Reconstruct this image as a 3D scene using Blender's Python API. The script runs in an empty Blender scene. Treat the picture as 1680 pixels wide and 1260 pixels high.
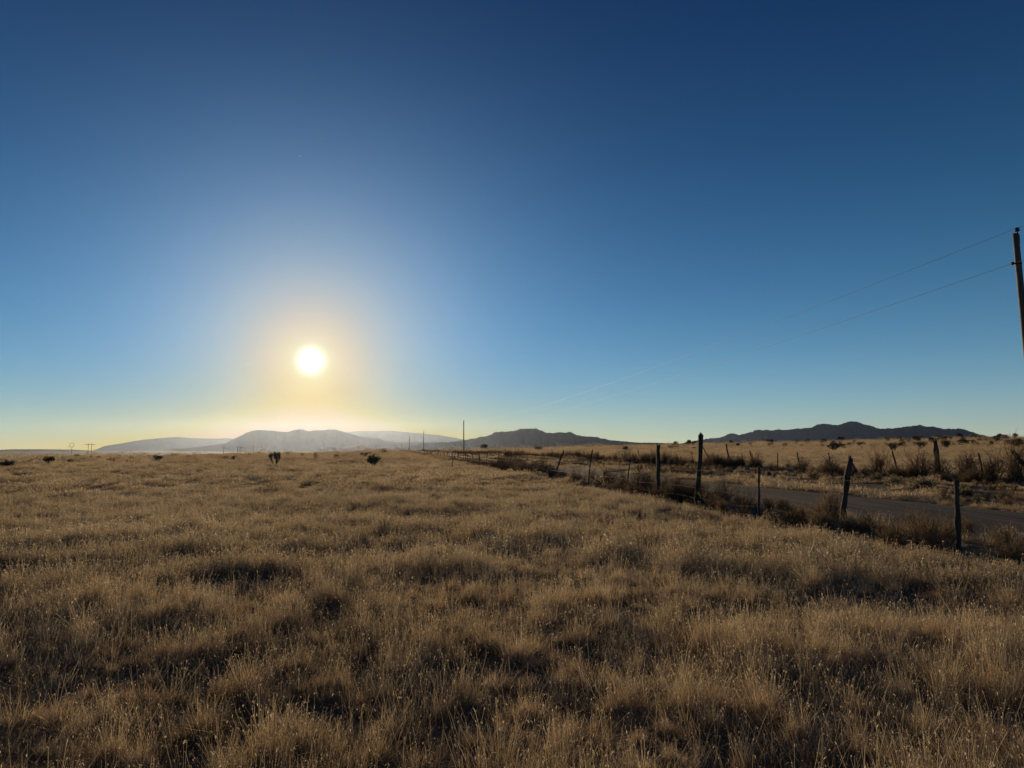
import bpy, math, random
import numpy as np
from mathutils import Vector

C = bpy.context.scene.collection
SC = bpy.context.scene
R = math.radians
rng = np.random.default_rng(7)
random.seed(7)

# ------------------------------------------------------------------ camera geometry
F = 1222.0                       # focal length in photograph pixels (1680 wide)
PITCH = math.atan(108.0 / F)     # the true horizon lies 108 px under the centre
CP, SP = math.cos(PITCH), math.sin(PITCH)
EYE = 1.6

def ray(px, py):
    cx, cy = (px - 840.0) / F, (630.0 - py) / F
    v = np.array([cx, CP - cy * SP, SP + cy * CP])
    return v / np.linalg.norm(v)

SUN_DIR = ray(510, 592)
SUN_EL = math.asin(SUN_DIR[2])
SUN_AZ = math.atan2(SUN_DIR[0], SUN_DIR[1])

# ------------------------------------------------------------------ noise and terrain
def sstep(a, b, x):
    t = np.clip((x - a) / (b - a), 0, 1)
    return t * t * (3 - 2 * t)

def _hash(ix, iy, seed):
    n = (ix * 374761393 + iy * 668265263 + seed * 974711) & 0xFFFFFFFF
    n = ((n ^ (n >> 13)) * 1274126177) & 0xFFFFFFFF
    return ((n ^ (n >> 16)) & 0xFFFF) / 65535.0

def vnoise(x, y, seed=0):
    x = np.asarray(x, float); y = np.asarray(y, float)
    fx, fy = np.floor(x), np.floor(y)
    ix, iy = fx.astype(np.int64), fy.astype(np.int64)
    u, v = x - fx, y - fy
    u = u * u * (3 - 2 * u); v = v * v * (3 - 2 * v)
    a, b = _hash(ix, iy, seed), _hash(ix + 1, iy, seed)
    c, d = _hash(ix, iy + 1, seed), _hash(ix + 1, iy + 1, seed)
    return (a * (1 - u) + b * u) * (1 - v) + (c * (1 - u) + d * u) * v - 0.5

ROAD_AZ = math.atan((640 - 840) / F * CP)
UX, UY = math.sin(ROAD_AZ), math.cos(ROAD_AZ)      # along the road
NX, NY = UY, -UX                                   # to its right
ROAD_A, ROAD_B = 11.1, 16.3                        # lateral edges of the asphalt
FENCE_NEAR, FENCE_FAR = 8.85, 27.0

CREST_PX = [-900, 0, 160, 300, 420, 600, 650, 850, 1000, 1120, 1340, 1560, 1680, 2600]
CREST_C  = [-16, -15.5, -14.8, -12, -8, -5, -2.5, 0.2, 4.5, 7.6, 12.2, 17.8, 19.8, 22]
CREST_R  = [140, 140, 150, 190, 300, 480, 600, 650, 650, 650, 700, 750, 750, 750]

def height(x, y):
    x = np.asarray(x, float); y = np.asarray(y, float)
    r = np.hypot(x, y) + 1e-6
    az = np.arctan2(x, y)
    px = 840 + F * np.tan(np.clip(az, -1.1, 1.1)) / CP
    c = np.interp(px, CREST_PX, CREST_C)
    rc = np.interp(px, CREST_PX, CREST_R)
    ahead = sstep(-0.2, 0.45, np.cos(az))
    rc = rc * ahead + 500 * (1 - ahead)
    hc = (EYE + c * rc * np.maximum(np.cos(az), 0.2) / F) * ahead
    ramp = hc * np.clip(r / rc, 0, 1) ** 1.6
    plain = np.interp(r, [0, 300, 1050, 3000, 60000], [-5, -5, -9, -22, -24])
    w = sstep(rc * 1.02, rc + 160 + 35 * np.abs(hc), r)
    h = ramp * (1 - w) + plain * w
    s = x * NX + y * NY
    t = x * UX + y * UY
    off = sstep(4.2, 7.5, np.abs(s - 13.7))           # undulation stops at the road
    small = 0.035 * vnoise(x / 1.1, y / 0.9, 51) + 0.06 * vnoise(x / 0.4, y / 0.35, 55) + 0.05 * vnoise(x / 4.3, y / 4.3, 2)
    small = small * (1 - sstep(60, 160, r))
    big = 0.10 * vnoise(x / 33, y / 33, 3) * sstep(12, 50, r) + 0.7 * vnoise(x / 170, y / 170, 4) * sstep(220, 700, r)
    return h + (small + big * (1 - sstep(3000, 8000, r))) * off - 0.12 * (1 - off)

def hgt(x, y):
    return float(height(x, y))

def ground_at(px, py):
    """point of the terrain the photograph's pixel looks at"""
    d = ray(px, py)
    ts = np.geomspace(2.0, 4000.0, 6000)
    P = d[None, :] * ts[:, None]
    under = P[:, 2] + EYE < height(P[:, 0], P[:, 1])
    if not under.any():
        return None
    i = int(np.argmax(under))
    return P[i, 0], P[i, 1], hgt(P[i, 0], P[i, 1])

def on_line(px, s):
    """point of the line at lateral offset s that stands in photograph column px"""
    k = (px - 840.0) / F
    t = (k * (CP * NY * s - EYE * SP) - NX * s) / (UX - k * CP * UY)
    return NX * s + UX * t, NY * s + UY * t

def at_depth(px, py, Y):
    d = ray(px, py)
    q = Y / d[1]
    return d[0] * q, Y, d[2] * q + EYE

# ------------------------------------------------------------------ object helpers
def tag(o, label=None, cat=None, group=None, kind=None):
    if label: o['label'] = label
    if cat: o['category'] = cat
    if group: o['group'] = group
    if kind: o['kind'] = kind
    return o

def empty(name, loc, label, cat, group=None):
    o = bpy.data.objects.new(name, None)
    o.empty_display_size = 0.2
    C.objects.link(o); o.location = loc
    return tag(o, label, cat, group)

class MB:
    """collects vertices and faces, links them as ONE mesh object"""
    def __init__(self):
        self.v, self.f, self.m = [], [], []
        self.n = 0
    def add(self, verts, faces, mi=0):
        b = self.n
        self.v.extend([tuple(p) for p in verts]); self.n += len(verts)
        for f in faces:
            self.f.append(tuple(i + b for i in f)); self.m.append(mi)
    def tube(self, pts, radii, sides=8, cap=True, mi=0, rough=0.0, seed=0):
        pts = [Vector(p) for p in pts]
        rr = random.Random(seed)
        vs, fs = [], []
        n = len(pts)
        ref = Vector((1, 0, 0))
        for i, p in enumerate(pts):
            d = (pts[min(i + 1, n - 1)] - pts[max(i - 1, 0)])
            if d.length < 1e-9: d = Vector((0, 0, 1))
            d.normalize()
            a = ref - d * ref.dot(d)
            if a.length < 0.05:
                a = Vector((0, 1, 0)) - d * d.y
            a.normalize(); b = d.cross(a)
            for k in range(sides):
                an = 2 * math.pi * k / sides
                q = radii[i] * (1 + rough * (rr.random() - 0.5) * 2)
                vs.append(p + a * math.cos(an) * q + b * math.sin(an) * q)
        for i in range(n - 1):
            for k in range(sides):
                k2 = (k + 1) % sides
                fs.append((i * sides + k, i * sides + k2, (i + 1) * sides + k2, (i + 1) * sides + k))
        if cap:
            fs.append(tuple(range(sides - 1, -1, -1)))
            fs.append(tuple((n - 1) * sides + k for k in range(sides)))
        self.add(vs, fs, mi)
    def box(self, c, size, mi=0):
        x, y, z = c; a, b, d = [q / 2 for q in size]
        vs = [(x + i * a, y + j * b, z + k * d) for i in (-1, 1) for j in (-1, 1) for k in (-1, 1)]
        self.add(vs, [(0, 1, 3, 2), (4, 6, 7, 5), (0, 4, 5, 1), (2, 3, 7, 6), (0, 2, 6, 4), (1, 5, 7, 3)], mi)
    def ribbon(self, pts, widths, side, mi=0):
        sd = Vector(side)
        vs, fs = [], []
        for p, w in zip(pts, widths):
            p = Vector(p)
            vs.append(p - sd * w * 0.5); vs.append(p + sd * w * 0.5)
        for i in range(len(pts) - 1):
            fs.append((2 * i, 2 * i + 1, 2 * i + 3, 2 * i + 2))
        self.add(vs, fs, mi)
    def mesh(self, name, mats, smooth=False):
        me = bpy.data.meshes.new(name)
        me.from_pydata(self.v, [], self.f)
        for m in (mats if isinstance(mats, (list, tuple)) else [mats]):
            me.materials.append(m)
        me.polygons.foreach_set('material_index', self.m)
        if smooth:
            me.polygons.foreach_set('use_smooth', [True] * len(me.polygons))
        me.update()
        return me
    def build(self, name, mats, parent=None, smooth=False, link=True):
        o = bpy.data.objects.new(name, self.mesh(name, mats, smooth))
        if link: C.objects.link(o)
        if parent: o.parent = parent
        return o

def copy_tree(o, parent=None):
    c = o.copy(); C.objects.link(c); c.parent = parent
    for ch in o.children:
        copy_tree(ch, c)
    return c

# ------------------------------------------------------------------ materials
def mat(name):
    m = bpy.data.materials.new(name); m.use_nodes = True
    nt = m.node_tree
    b = nt.nodes.get('Principled BSDF')
    return m, nt, b

def node(nt, kind, **kw):
    n = nt.nodes.new(kind)
    for k, v in kw.items():
        if k.startswith('in_'):
            n.inputs[k[3:].replace('_', ' ')].default_value = v
        else:
            setattr(n, k, v)
    return n

def ramp(nt, stops):
    n = nt.nodes.new('ShaderNodeValToRGB')
    e = n.color_ramp.elements
    while len(e) < len(stops): e.new(0.5)
    for q, (p, c) in zip(e, stops):
        q.position = p; q.color = (*c, 1)
    return n

def noisy(name, stops, scale, rough=0.9, bump=0.0, detail=6, coord='Object', spec=0.2, stretch=None):
    m, nt, b = mat(name)
    tc = node(nt, 'ShaderNodeTexCoord')
    src = tc.outputs[coord]
    if stretch:
        mp = node(nt, 'ShaderNodeMapping'); mp.inputs['Scale'].default_value = stretch
        nt.links.new(src, mp.inputs[0]); src = mp.outputs[0]
    nz = node(nt, 'ShaderNodeTexNoise'); nz.inputs['Scale'].default_value = scale; nz.inputs['Detail'].default_value = detail
    nt.links.new(src, nz.inputs['Vector'])
    rp = ramp(nt, stops)
    nt.links.new(nz.outputs['Fac'], rp.inputs[0])
    nt.links.new(rp.outputs[0], b.inputs['Base Color'])
    b.inputs['Roughness'].default_value = rough
    b.inputs['Specular IOR Level'].default_value = spec
    if bump:
        bp = node(nt, 'ShaderNodeBump'); bp.inputs['Strength'].default_value = bump; bp.inputs['Distance'].default_value = 0.02
        nt.links.new(nz.outputs['Fac'], bp.inputs['Height']); nt.links.new(bp.outputs[0], b.inputs['Normal'])
    return m

def leafy(name, c1, c2, trans=0.5, patch=0.0, gloss=0.0, stops=None, fine=0.0):
    """thin dry plant matter: diffuse on the lit side, glows when the light comes from behind"""
    m = bpy.data.materials.new(name); m.use_nodes = True
    nt = m.node_tree; nt.nodes.clear()
    out = node(nt, 'ShaderNodeOutputMaterial')
    info = node(nt, 'ShaderNodeObjectInfo')
    geo = node(nt, 'ShaderNodeNewGeometry')
    nz = node(nt, 'ShaderNodeTexNoise'); nz.inputs['Scale'].default_value = 0.16; nz.inputs['Detail'].default_value = 3
    nt.links.new(geo.outputs['Position'], nz.inputs['Vector'])
    a = node(nt, 'ShaderNodeMath', operation='ADD')
    mu = node(nt, 'ShaderNodeMath', operation='MULTIPLY'); mu.inputs[1].default_value = 0.6
    nt.links.new(info.outputs['Random'], mu.inputs[0])
    sc = node(nt, 'ShaderNodeMapRange'); sc.inputs[1].default_value = 0.35; sc.inputs[2].default_value = 0.65; sc.inputs[4].default_value = 0.55
    nt.links.new(nz.outputs['Fac'], sc.inputs[0])
    nt.links.new(mu.outputs[0], a.inputs[0]); nt.links.new(sc.outputs[0], a.inputs[1])
    rp = ramp(nt, stops or [(0.0, c1), (1.0, c2)])
    if fine:
        nf = node(nt, 'ShaderNodeTexNoise'); nf.inputs['Scale'].default_value = 2.2; nf.inputs['Detail'].default_value = 3
        nt.links.new(geo.outputs['Position'], nf.inputs['Vector'])
        mf = node(nt, 'ShaderNodeMapRange'); mf.inputs[1].default_value = 0.3; mf.inputs[2].default_value = 0.7; mf.inputs[3].default_value = -fine; mf.inputs[4].default_value = fine
        nt.links.new(nf.outputs['Fac'], mf.inputs[0])
        af = node(nt, 'ShaderNodeMath', operation='ADD', use_clamp=True); nt.links.new(a.outputs[0], af.inputs[0]); nt.links.new(mf.outputs[0], af.inputs[1])
        a = af
    nt.links.new(a.outputs[0], rp.inputs[0])
    d = node(nt, 'ShaderNodeBsdfDiffuse'); t = node(nt, 'ShaderNodeBsdfTranslucent')
    nt.links.new(rp.outputs[0], d.inputs[0]); nt.links.new(rp.outputs[0], t.inputs[0])
    mx = node(nt, 'ShaderNodeMixShader'); mx.inputs[0].default_value = trans
    nt.links.new(d.outputs[0], mx.inputs[1]); nt.links.new(t.outputs[0], mx.inputs[2])
    last = mx
    if gloss:
        g = node(nt, 'ShaderNodeBsdfGlossy'); g.inputs['Roughness'].default_value = 0.45
        g.inputs['Color'].default_value = (0.9, 0.85, 0.75, 1)
        m2 = node(nt, 'ShaderNodeMixShader'); m2.inputs[0].default_value = gloss
        nt.links.new(mx.outputs[0], m2.inputs[1]); nt.links.new(g.outputs[0], m2.inputs[2]); last = m2
    nt.links.new(last.outputs[0], out.inputs[0])
    return m

M = {}
M['blade'] = leafy('dry_grass_blade', None, None, 0.56, gloss=0.03, fine=0.3,
                   stops=[(0.0, (0.15, 0.112, 0.08)), (0.25, (0.30, 0.205, 0.122)), (0.55, (0.53, 0.375, 0.222)), (1.0, (0.76, 0.585, 0.38))])
M['stem'] = leafy('dry_grass_stem', (0.38, 0.285, 0.16), (0.62, 0.48, 0.29), 0.45, gloss=0.04)
M['seed'] = leafy('grass_seed_head', (0.50, 0.40, 0.26), (0.84, 0.73, 0.54), 0.55)
M['litter'] = leafy('grey_grass_litter', (0.19, 0.155, 0.11), (0.36, 0.29, 0.195), 0.45)
M['twig'] = leafy('dark_dry_twig', (0.085, 0.058, 0.042), (0.19, 0.13, 0.088), 0.2)
M['twig_tan'] = leafy('tan_dry_twig', (0.24, 0.165, 0.095), (0.42, 0.30, 0.18), 0.4)
M['twig_green'] = leafy('grey_green_twig', (0.10, 0.095, 0.06), (0.19, 0.165, 0.10), 0.3)
M['tip'] = leafy('pale_shrub_tip', (0.36, 0.29, 0.17), (0.58, 0.48, 0.31), 0.5)
M['leaf'] = leafy('dark_evergreen_leaf', (0.04, 0.043, 0.026), (0.075, 0.075, 0.045), 0.2)
M['cactus'] = leafy('grey_green_cactus', (0.09, 0.098, 0.075), (0.16, 0.16, 0.125), 0.1)
M['spine'] = leafy('pale_cactus_spine', (0.20, 0.17, 0.12), (0.30, 0.26, 0.18), 0.4)
M['fruit'] = leafy('yellow_cactus_fruit', (0.30, 0.22, 0.06), (0.38, 0.28, 0.08), 0.25)
M['bark'] = noisy('shrub_bark', [(0.3, (0.05, 0.038, 0.028)), (0.7, (0.11, 0.085, 0.065))], 30, 0.95, 0.5)
M['post'] = noisy('weathered_post_wood', [(0.25, (0.03, 0.023, 0.018)), (0.55, (0.07, 0.055, 0.043)), (0.8, (0.13, 0.105, 0.085))], 14, 0.9, 0.9, stretch=(3, 3, 0.25))
M['steel_post'] = noisy('rusted_steel', [(0.3, (0.06, 0.035, 0.025)), (0.7, (0.13, 0.075, 0.05))], 40, 0.7, 0.3)
M['pole'] = noisy('grey_brown_pole_wood', [(0.25, (0.06, 0.046, 0.036)), (0.6, (0.13, 0.10, 0.078)), (0.85, (0.21, 0.17, 0.135))], 9, 0.75, 0.7, stretch=(4, 4, 0.12), spec=0.4)
M['porcelain'] = noisy('brown_porcelain', [(0.4, (0.045, 0.02, 0.014)), (0.6, (0.06, 0.027, 0.018))], 12, 0.25, spec=0.5)
M['iron'] = noisy('dark_iron', [(0.3, (0.03, 0.028, 0.026)), (0.7, (0.06, 0.052, 0.045))], 30, 0.6)
m, nt, b = mat('bare_cable'); b.inputs['Base Color'].default_value = (0.11, 0.11, 0.11, 1); b.inputs['Metallic'].default_value = 0.5; b.inputs['Roughness'].default_value = 0.6
M['cable'] = m
m, nt, b = mat('rusty_barbed_wire'); b.inputs['Base Color'].default_value = (0.16, 0.11, 0.08, 1); b.inputs['Metallic'].default_value = 0.6; b.inputs['Roughness'].default_value = 0.55
M['wire'] = m
M['tower'] = noisy('distant_tower_wood', [(0.3, (0.06, 0.05, 0.045)), (0.7, (0.1, 0.085, 0.07))], 2, 0.9)
M['mountain'] = noisy('mountain_scrub_and_rock', [(0.3, (0.018, 0.028, 0.03)), (0.55, (0.028, 0.042, 0.044)), (0.8, (0.042, 0.055, 0.056))], 0.004, 0.95, detail=9)
m, nt, b = mat('airliner_skin'); b.inputs['Base Color'].default_value = (0.8, 0.8, 0.8, 1); b.inputs['Roughness'].default_value = 0.3
M['aircraft'] = m

def ground_material():
    m, nt, b = mat('prairie_soil')
    tc = node(nt, 'ShaderNodeTexCoord')
    n1 = node(nt, 'ShaderNodeTexNoise'); n1.inputs['Scale'].default_value = 0.9; n1.inputs['Detail'].default_value = 8
    n2 = node(nt, 'ShaderNodeTexNoise'); n2.inputs['Scale'].default_value = 0.012; n2.inputs['Detail'].default_value = 7
    n3 = node(nt, 'ShaderNodeTexNoise'); n3.inputs['Scale'].default_value = 22; n3.inputs['Detail'].default_value = 5
    for n in (n1, n2, n3): nt.links.new(tc.outputs['Object'], n.inputs['Vector'])
    r1 = ramp(nt, [(0.3, (0.15, 0.11, 0.068)), (0.5, (0.24, 0.175, 0.10)), (0.72, (0.34, 0.25, 0.145))])
    r2 = ramp(nt, [(0.3, (0.62, 0.6, 0.58)), (0.5, (1.0, 1.0, 1.0)), (0.7, (1.25, 1.22, 1.1))])
    nt.links.new(n1.outputs['Fac'], r1.inputs[0]); nt.links.new(n2.outputs['Fac'], r2.inputs[0])
    mx = node(nt, 'ShaderNodeMix', data_type='RGBA', blend_type='MULTIPLY'); mx.inputs[0].default_value = 1
    nt.links.new(r1.outputs[0], mx.inputs[6]); nt.links.new(r2.outputs[0], mx.inputs[7])
    geo = node(nt, 'ShaderNodeNewGeometry'); sp = node(nt, 'ShaderNodeSeparateXYZ'); nt.links.new(geo.outputs['Position'], sp.inputs[0])
    low = node(nt, 'ShaderNodeMapRange'); low.inputs[1].default_value = -2.0; low.inputs[2].default_value = -5.0
    nt.links.new(sp.outputs['Z'], low.inputs[0])
    rv = ramp(nt, [(0.3, (0.09, 0.08, 0.07)), (0.5, (0.13, 0.115, 0.10)), (0.7, (0.18, 0.16, 0.14))])
    nt.links.new(n2.outputs['Fac'], rv.inputs[0])
    mv = node(nt, 'ShaderNodeMix', data_type='RGBA'); nt.links.new(low.outputs[0], mv.inputs[0])
    nt.links.new(mx.outputs[2], mv.inputs[6]); nt.links.new(rv.outputs[0], mv.inputs[7])
    nt.links.new(mv.outputs[2], b.inputs['Base Color'])
    b.inputs['Roughness'].default_value = 1.0; b.inputs['Specular IOR Level'].default_value = 0.05
    bp = node(nt, 'ShaderNodeBump'); bp.inputs['Strength'].default_value = 0.6; bp.inputs['Distance'].default_value = 0.03
    nt.links.new(n3.outputs['Fac'], bp.inputs['Height']); nt.links.new(bp.outputs[0], b.inputs['Normal'])
    return m

def road_material():
    m, nt, b = mat('old_asphalt')
    tc = node(nt, 'ShaderNodeTexCoord')
    mp = node(nt, 'ShaderNodeMapping'); mp.inputs['Scale'].default_value = (1.0, 0.12, 1.0)
    nt.links.new(tc.outputs['Object'], mp.inputs[0])
    n1 = node(nt, 'ShaderNodeTexNoise'); n1.inputs['Scale'].default_value = 1.6; n1.inputs['Detail'].default_value = 6
    nt.links.new(mp.outputs[0], n1.inputs['Vector'])
    n2 = node(nt, 'ShaderNodeTexNoise'); n2.inputs['Scale'].default_value = 60; n2.inputs['Detail'].default_value = 4
    nt.links.new(tc.outputs['Object'], n2.inputs['Vector'])
    vo = node(nt, 'ShaderNodeTexVoronoi', feature='DISTANCE_TO_EDGE'); vo.inputs['Scale'].default_value = 0.8
    nt.links.new(mp.outputs[0], vo.inputs['Vector'])
    cr = ramp(nt, [(0.0, (0.25, 0.25, 0.25)), (0.018, (1, 1, 1))])
    nt.links.new(vo.outputs['Distance'], cr.inputs[0])
    r1 = ramp(nt, [(0.32, (0.034, 0.031, 0.030)), (0.5, (0.06, 0.054, 0.051)), (0.68, (0.105, 0.093, 0.083))])
    nt.links.new(n1.outputs['Fac'], r1.inputs[0])
    mx = node(nt, 'ShaderNodeMix', data_type='RGBA', blend_type='MULTIPLY'); mx.inputs[0].default_value = 1
    nt.links.new(r1.outputs[0], mx.inputs[6]); nt.links.new(cr.outputs[0], mx.inputs[7])
    nt.links.new(mx.outputs[2], b.inputs['Base Color'])
    b.inputs['Roughness'].default_value = 0.95; b.inputs['Specular IOR Level'].default_value = 0.12
    bp = node(nt, 'ShaderNodeBump'); bp.inputs['Strength'].default_value = 0.7; bp.inputs['Distance'].default_value = 0.01
    nt.links.new(n2.outputs['Fac'], bp.inputs['Height']); nt.links.new(bp.outputs[0], b.inputs['Normal'])
    return m

# ------------------------------------------------------------------ ground, road, mountains
def grid_object(name, X, Y, Z, material, wrap=False):
    nr, na = X.shape
    co = np.stack([X, Y, Z], -1).reshape(-1, 3)
    i = np.arange(nr - 1)[:, None]
    j = np.arange(na if wrap else na - 1)[None, :]
    j2 = (j + 1) % na
    q = np.stack([i * na + j, i * na + j2, (i + 1) * na + j2, (i + 1) * na + j], -1).reshape(-1, 4)
    me = bpy.data.meshes.new(name)
    me.vertices.add(len(co)); me.vertices.foreach_set('co', co.ravel())
    me.loops.add(q.size); me.loops.foreach_set('vertex_index', q.ravel().astype(np.int32))
    me.polygons.add(len(q)); me.polygons.foreach_set('loop_start', np.arange(0, q.size, 4, dtype=np.int32))
    me.polygons.foreach_set('use_smooth', np.ones(len(q), bool))
    me.materials.append(material)
    me.update(calc_edges=True); me.validate()
    o = bpy.data.objects.new(name, me); C.objects.link(o)
    return o

az = np.concatenate([np.arange(-180, -48, 3.0), np.arange(-48, 48, 0.28), np.arange(48, 180, 3.0)])
az = np.radians(az)
rad = np.concatenate([[0.05, 0.5, 1.0, 1.6], np.geomspace(2.0, 21700.0, 720)])
RR, AA = np.meshgrid(rad, az, indexing='ij')
GX, GY = RR * np.sin(AA), RR * np.cos(AA)
ground = grid_object('ground', GX[:, ::-1], GY[:, ::-1], height(GX, GY)[:, ::-1], ground_material(), wrap=True)
tag(ground, 'dry brown prairie ground under the grass, reaching to the mountains', kind='structure')

tt = np.concatenate([np.arange(-25, 120, 0.6), np.arange(120, 900, 6.0)])
ss = np.array([0, 0.02, 0.25, 0.5, 0.75, 0.98, 1.0])
TT, SS = np.meshgrid(tt, ss, indexing='ij')
edge = 0.22 * vnoise(TT / 1.1, SS * 7, 31) * (np.abs(SS - 0.5) > 0.45) + 0.25 * vnoise(TT / 6, SS * 3, 32) * (np.abs(SS - 0.5) > 0.45)
S_ = ROAD_A + (ROAD_B - ROAD_A) * SS + edge
RX, RY = NX * S_ + UX * TT, NY * S_ + UY * TT
RZ = height(NX * 13.7 + UX * TT, NY * 13.7 + UY * TT) + 0.045 + 0.05 * (1 - (2 * SS - 1) ** 2)
RZ[:, 0] -= 0.08; RZ[:, -1] -= 0.08
road = grid_object('road', RX, RY, np.maximum(RZ, height(RX, RY) - 0.02 + 0.03 * (np.abs(SS - 0.5) < 0.49)), road_material())
tag(road, 'narrow cracked asphalt road running between two wire fences', kind='structure')

def range_mesh(sil, dist, depth, label, seed, rough=1.0):
    """a mountain range whose crest follows the skyline points (photograph pixels) at a real distance"""
    px = np.array([p[0] for p in sil], float); py = np.array([p[1] for p in sil], float)
    cols = np.arange(px[0], px[-1] + 0.01, 1.1)
    # smooth interpolation of the skyline, plus small crags
    yy = np.interp(cols, px, py)
    k = np.array([0, 1, 2, 1, 0.0]); k /= k.sum()
    yy = np.convolve(np.pad(yy, 2, mode='edge'), k, mode='valid')
    hgt_px = np.maximum(738 - yy, -6)
    crag = vnoise(cols / 9.0, cols * 0 + seed, seed) * 2.0 + vnoise(cols / 3.6, cols * 0 + seed, seed + 1) * 1.5 + vnoise(cols / 1.7, cols * 0 + seed, seed + 2) * 0.8
    hgt_px = hgt_px + crag * rough * np.clip((hgt_px - 2) / 18, 0, 1)
    A = np.arctan((cols - 840) / F * CP)
    crest = hgt_px / F * dist * np.cos(A) + EYE
    rows = np.linspace(-1, 1, 61)
    X = np.zeros((len(rows), len(cols))); Y = X.copy(); Z = X.copy()
    for i, q in enumerate(rows):
        d = dist + q * depth
        prof = (1 - abs(q)) ** 1.25
        spur = 1 - np.abs(vnoise(cols / 16.0 + q * 0.9, cols * 0 + q * 3.0, seed + 5)) * 2.2 * rough * abs(q) * (1.5 - abs(q)) \
                 - np.abs(vnoise(cols / 6.0 - q, cols * 0 + q * 6.0, seed + 6)) * 0.9 * rough * abs(q)
        z = -30 + (crest + 30) * prof * np.clip(spur, 0.2, 1)
        X[i], Y[i], Z[i] = d * np.sin(A), d * np.cos(A), z
    o = grid_object('mountain_range', X[::-1, ::-1], Y[::-1, ::-1], Z[::-1, ::-1], M['mountain'])
    return tag(o, label, kind='structure')

range_mesh([(150, 741), (170, 732), (200, 727), (230, 722), (260, 719), (290, 717), (320, 719), (350, 720), (375, 719), (400, 722), (440, 728), (500, 740)],
           20000, 1200, 'palest far mountain ridge left of the hazy peaks under the sun', 11, 0.2)
range_mesh([(500, 738), (540, 716), (565, 709), (590, 707), (640, 707), (675, 710), (690, 711), (720, 714), (745, 718), (765, 722), (800, 728), (850, 738)],
           20000, 1200, 'pale far mountain ridge just behind the row of small poles', 12, 0.2)
range_mesh([(-140, 738), (-20, 739), (20, 737), (60, 737), (120, 737.5), (150, 739), (210, 739), (260, 739.5), (330, 742)],
           12000, 600, 'low grey mesa on the horizon at the far left', 13, 0.4)
range_mesh([(210, 741), (270, 738), (330, 733), (370, 727), (388, 718), (402, 711), (415, 706), (432, 705.5), (455, 708), (470, 709.5), (480, 706), (490, 704), (500, 706),
            (507, 708), (518, 706), (530, 706), (538, 704.5), (548, 704.5), (560, 708), (575, 712), (592, 717), (605, 718.5), (618, 718.5), (632, 723), (655, 726), (700, 725), (760, 729), (860, 738)],
           12500, 560, 'hazy three humped mountains right under the low sun', 14, 0.4)
range_mesh([(640, 738), (700, 727), (750, 724), (780, 719), (800, 715), (815, 709), (830, 708), (845, 707), (855, 703.5), (880, 703.5), (888, 707), (897, 710.5), (910, 710.5), (917, 708.5), (924, 710),
            (936, 709), (947, 714), (962, 716.5), (975, 717), (1000, 722), (1040, 725.5), (1090, 727), (1130, 728), (1200, 733)],
           9200, 700, 'blue grey flat topped mountain beside the tall pole in the centre', 15, 0.7)
range_mesh([(1090, 731), (1130, 726), (1160, 719), (1180, 717.5), (1200, 711), (1213, 714), (1225, 711), (1240, 706), (1270, 706), (1290, 705), (1315, 703), (1330, 702), (1343, 697),
            (1358, 695.5), (1378, 697), (1392, 693), (1405, 691.5), (1420, 696), (1440, 701.5), (1456, 703.5), (1470, 702), (1490, 699.5), (1510, 698), (1530, 700.5), (1552, 704), (1575, 703.5),
            (1590, 707), (1605, 712), (1625, 717), (1680, 721)],
           18000, 1400, 'dark blue many peaked mountain range on the right', 16, 0.8)

# ------------------------------------------------------------------ grass prototypes (unlinked, instanced)
def blade_pts(x, y, L, azm, lean, curl, seg, z0=-0.02):
    pts = []
    for i in range(seg + 1):
        u = i / seg
        a = lean + curl * u * u
        out = L * (lean * u + curl * u * u * 0.55)
        up = L * u * math.cos(min(a * 0.75, 1.45))
        pts.append((x + math.cos(azm) * out, y + math.sin(azm) * out, z0 + up))
    return pts

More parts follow.
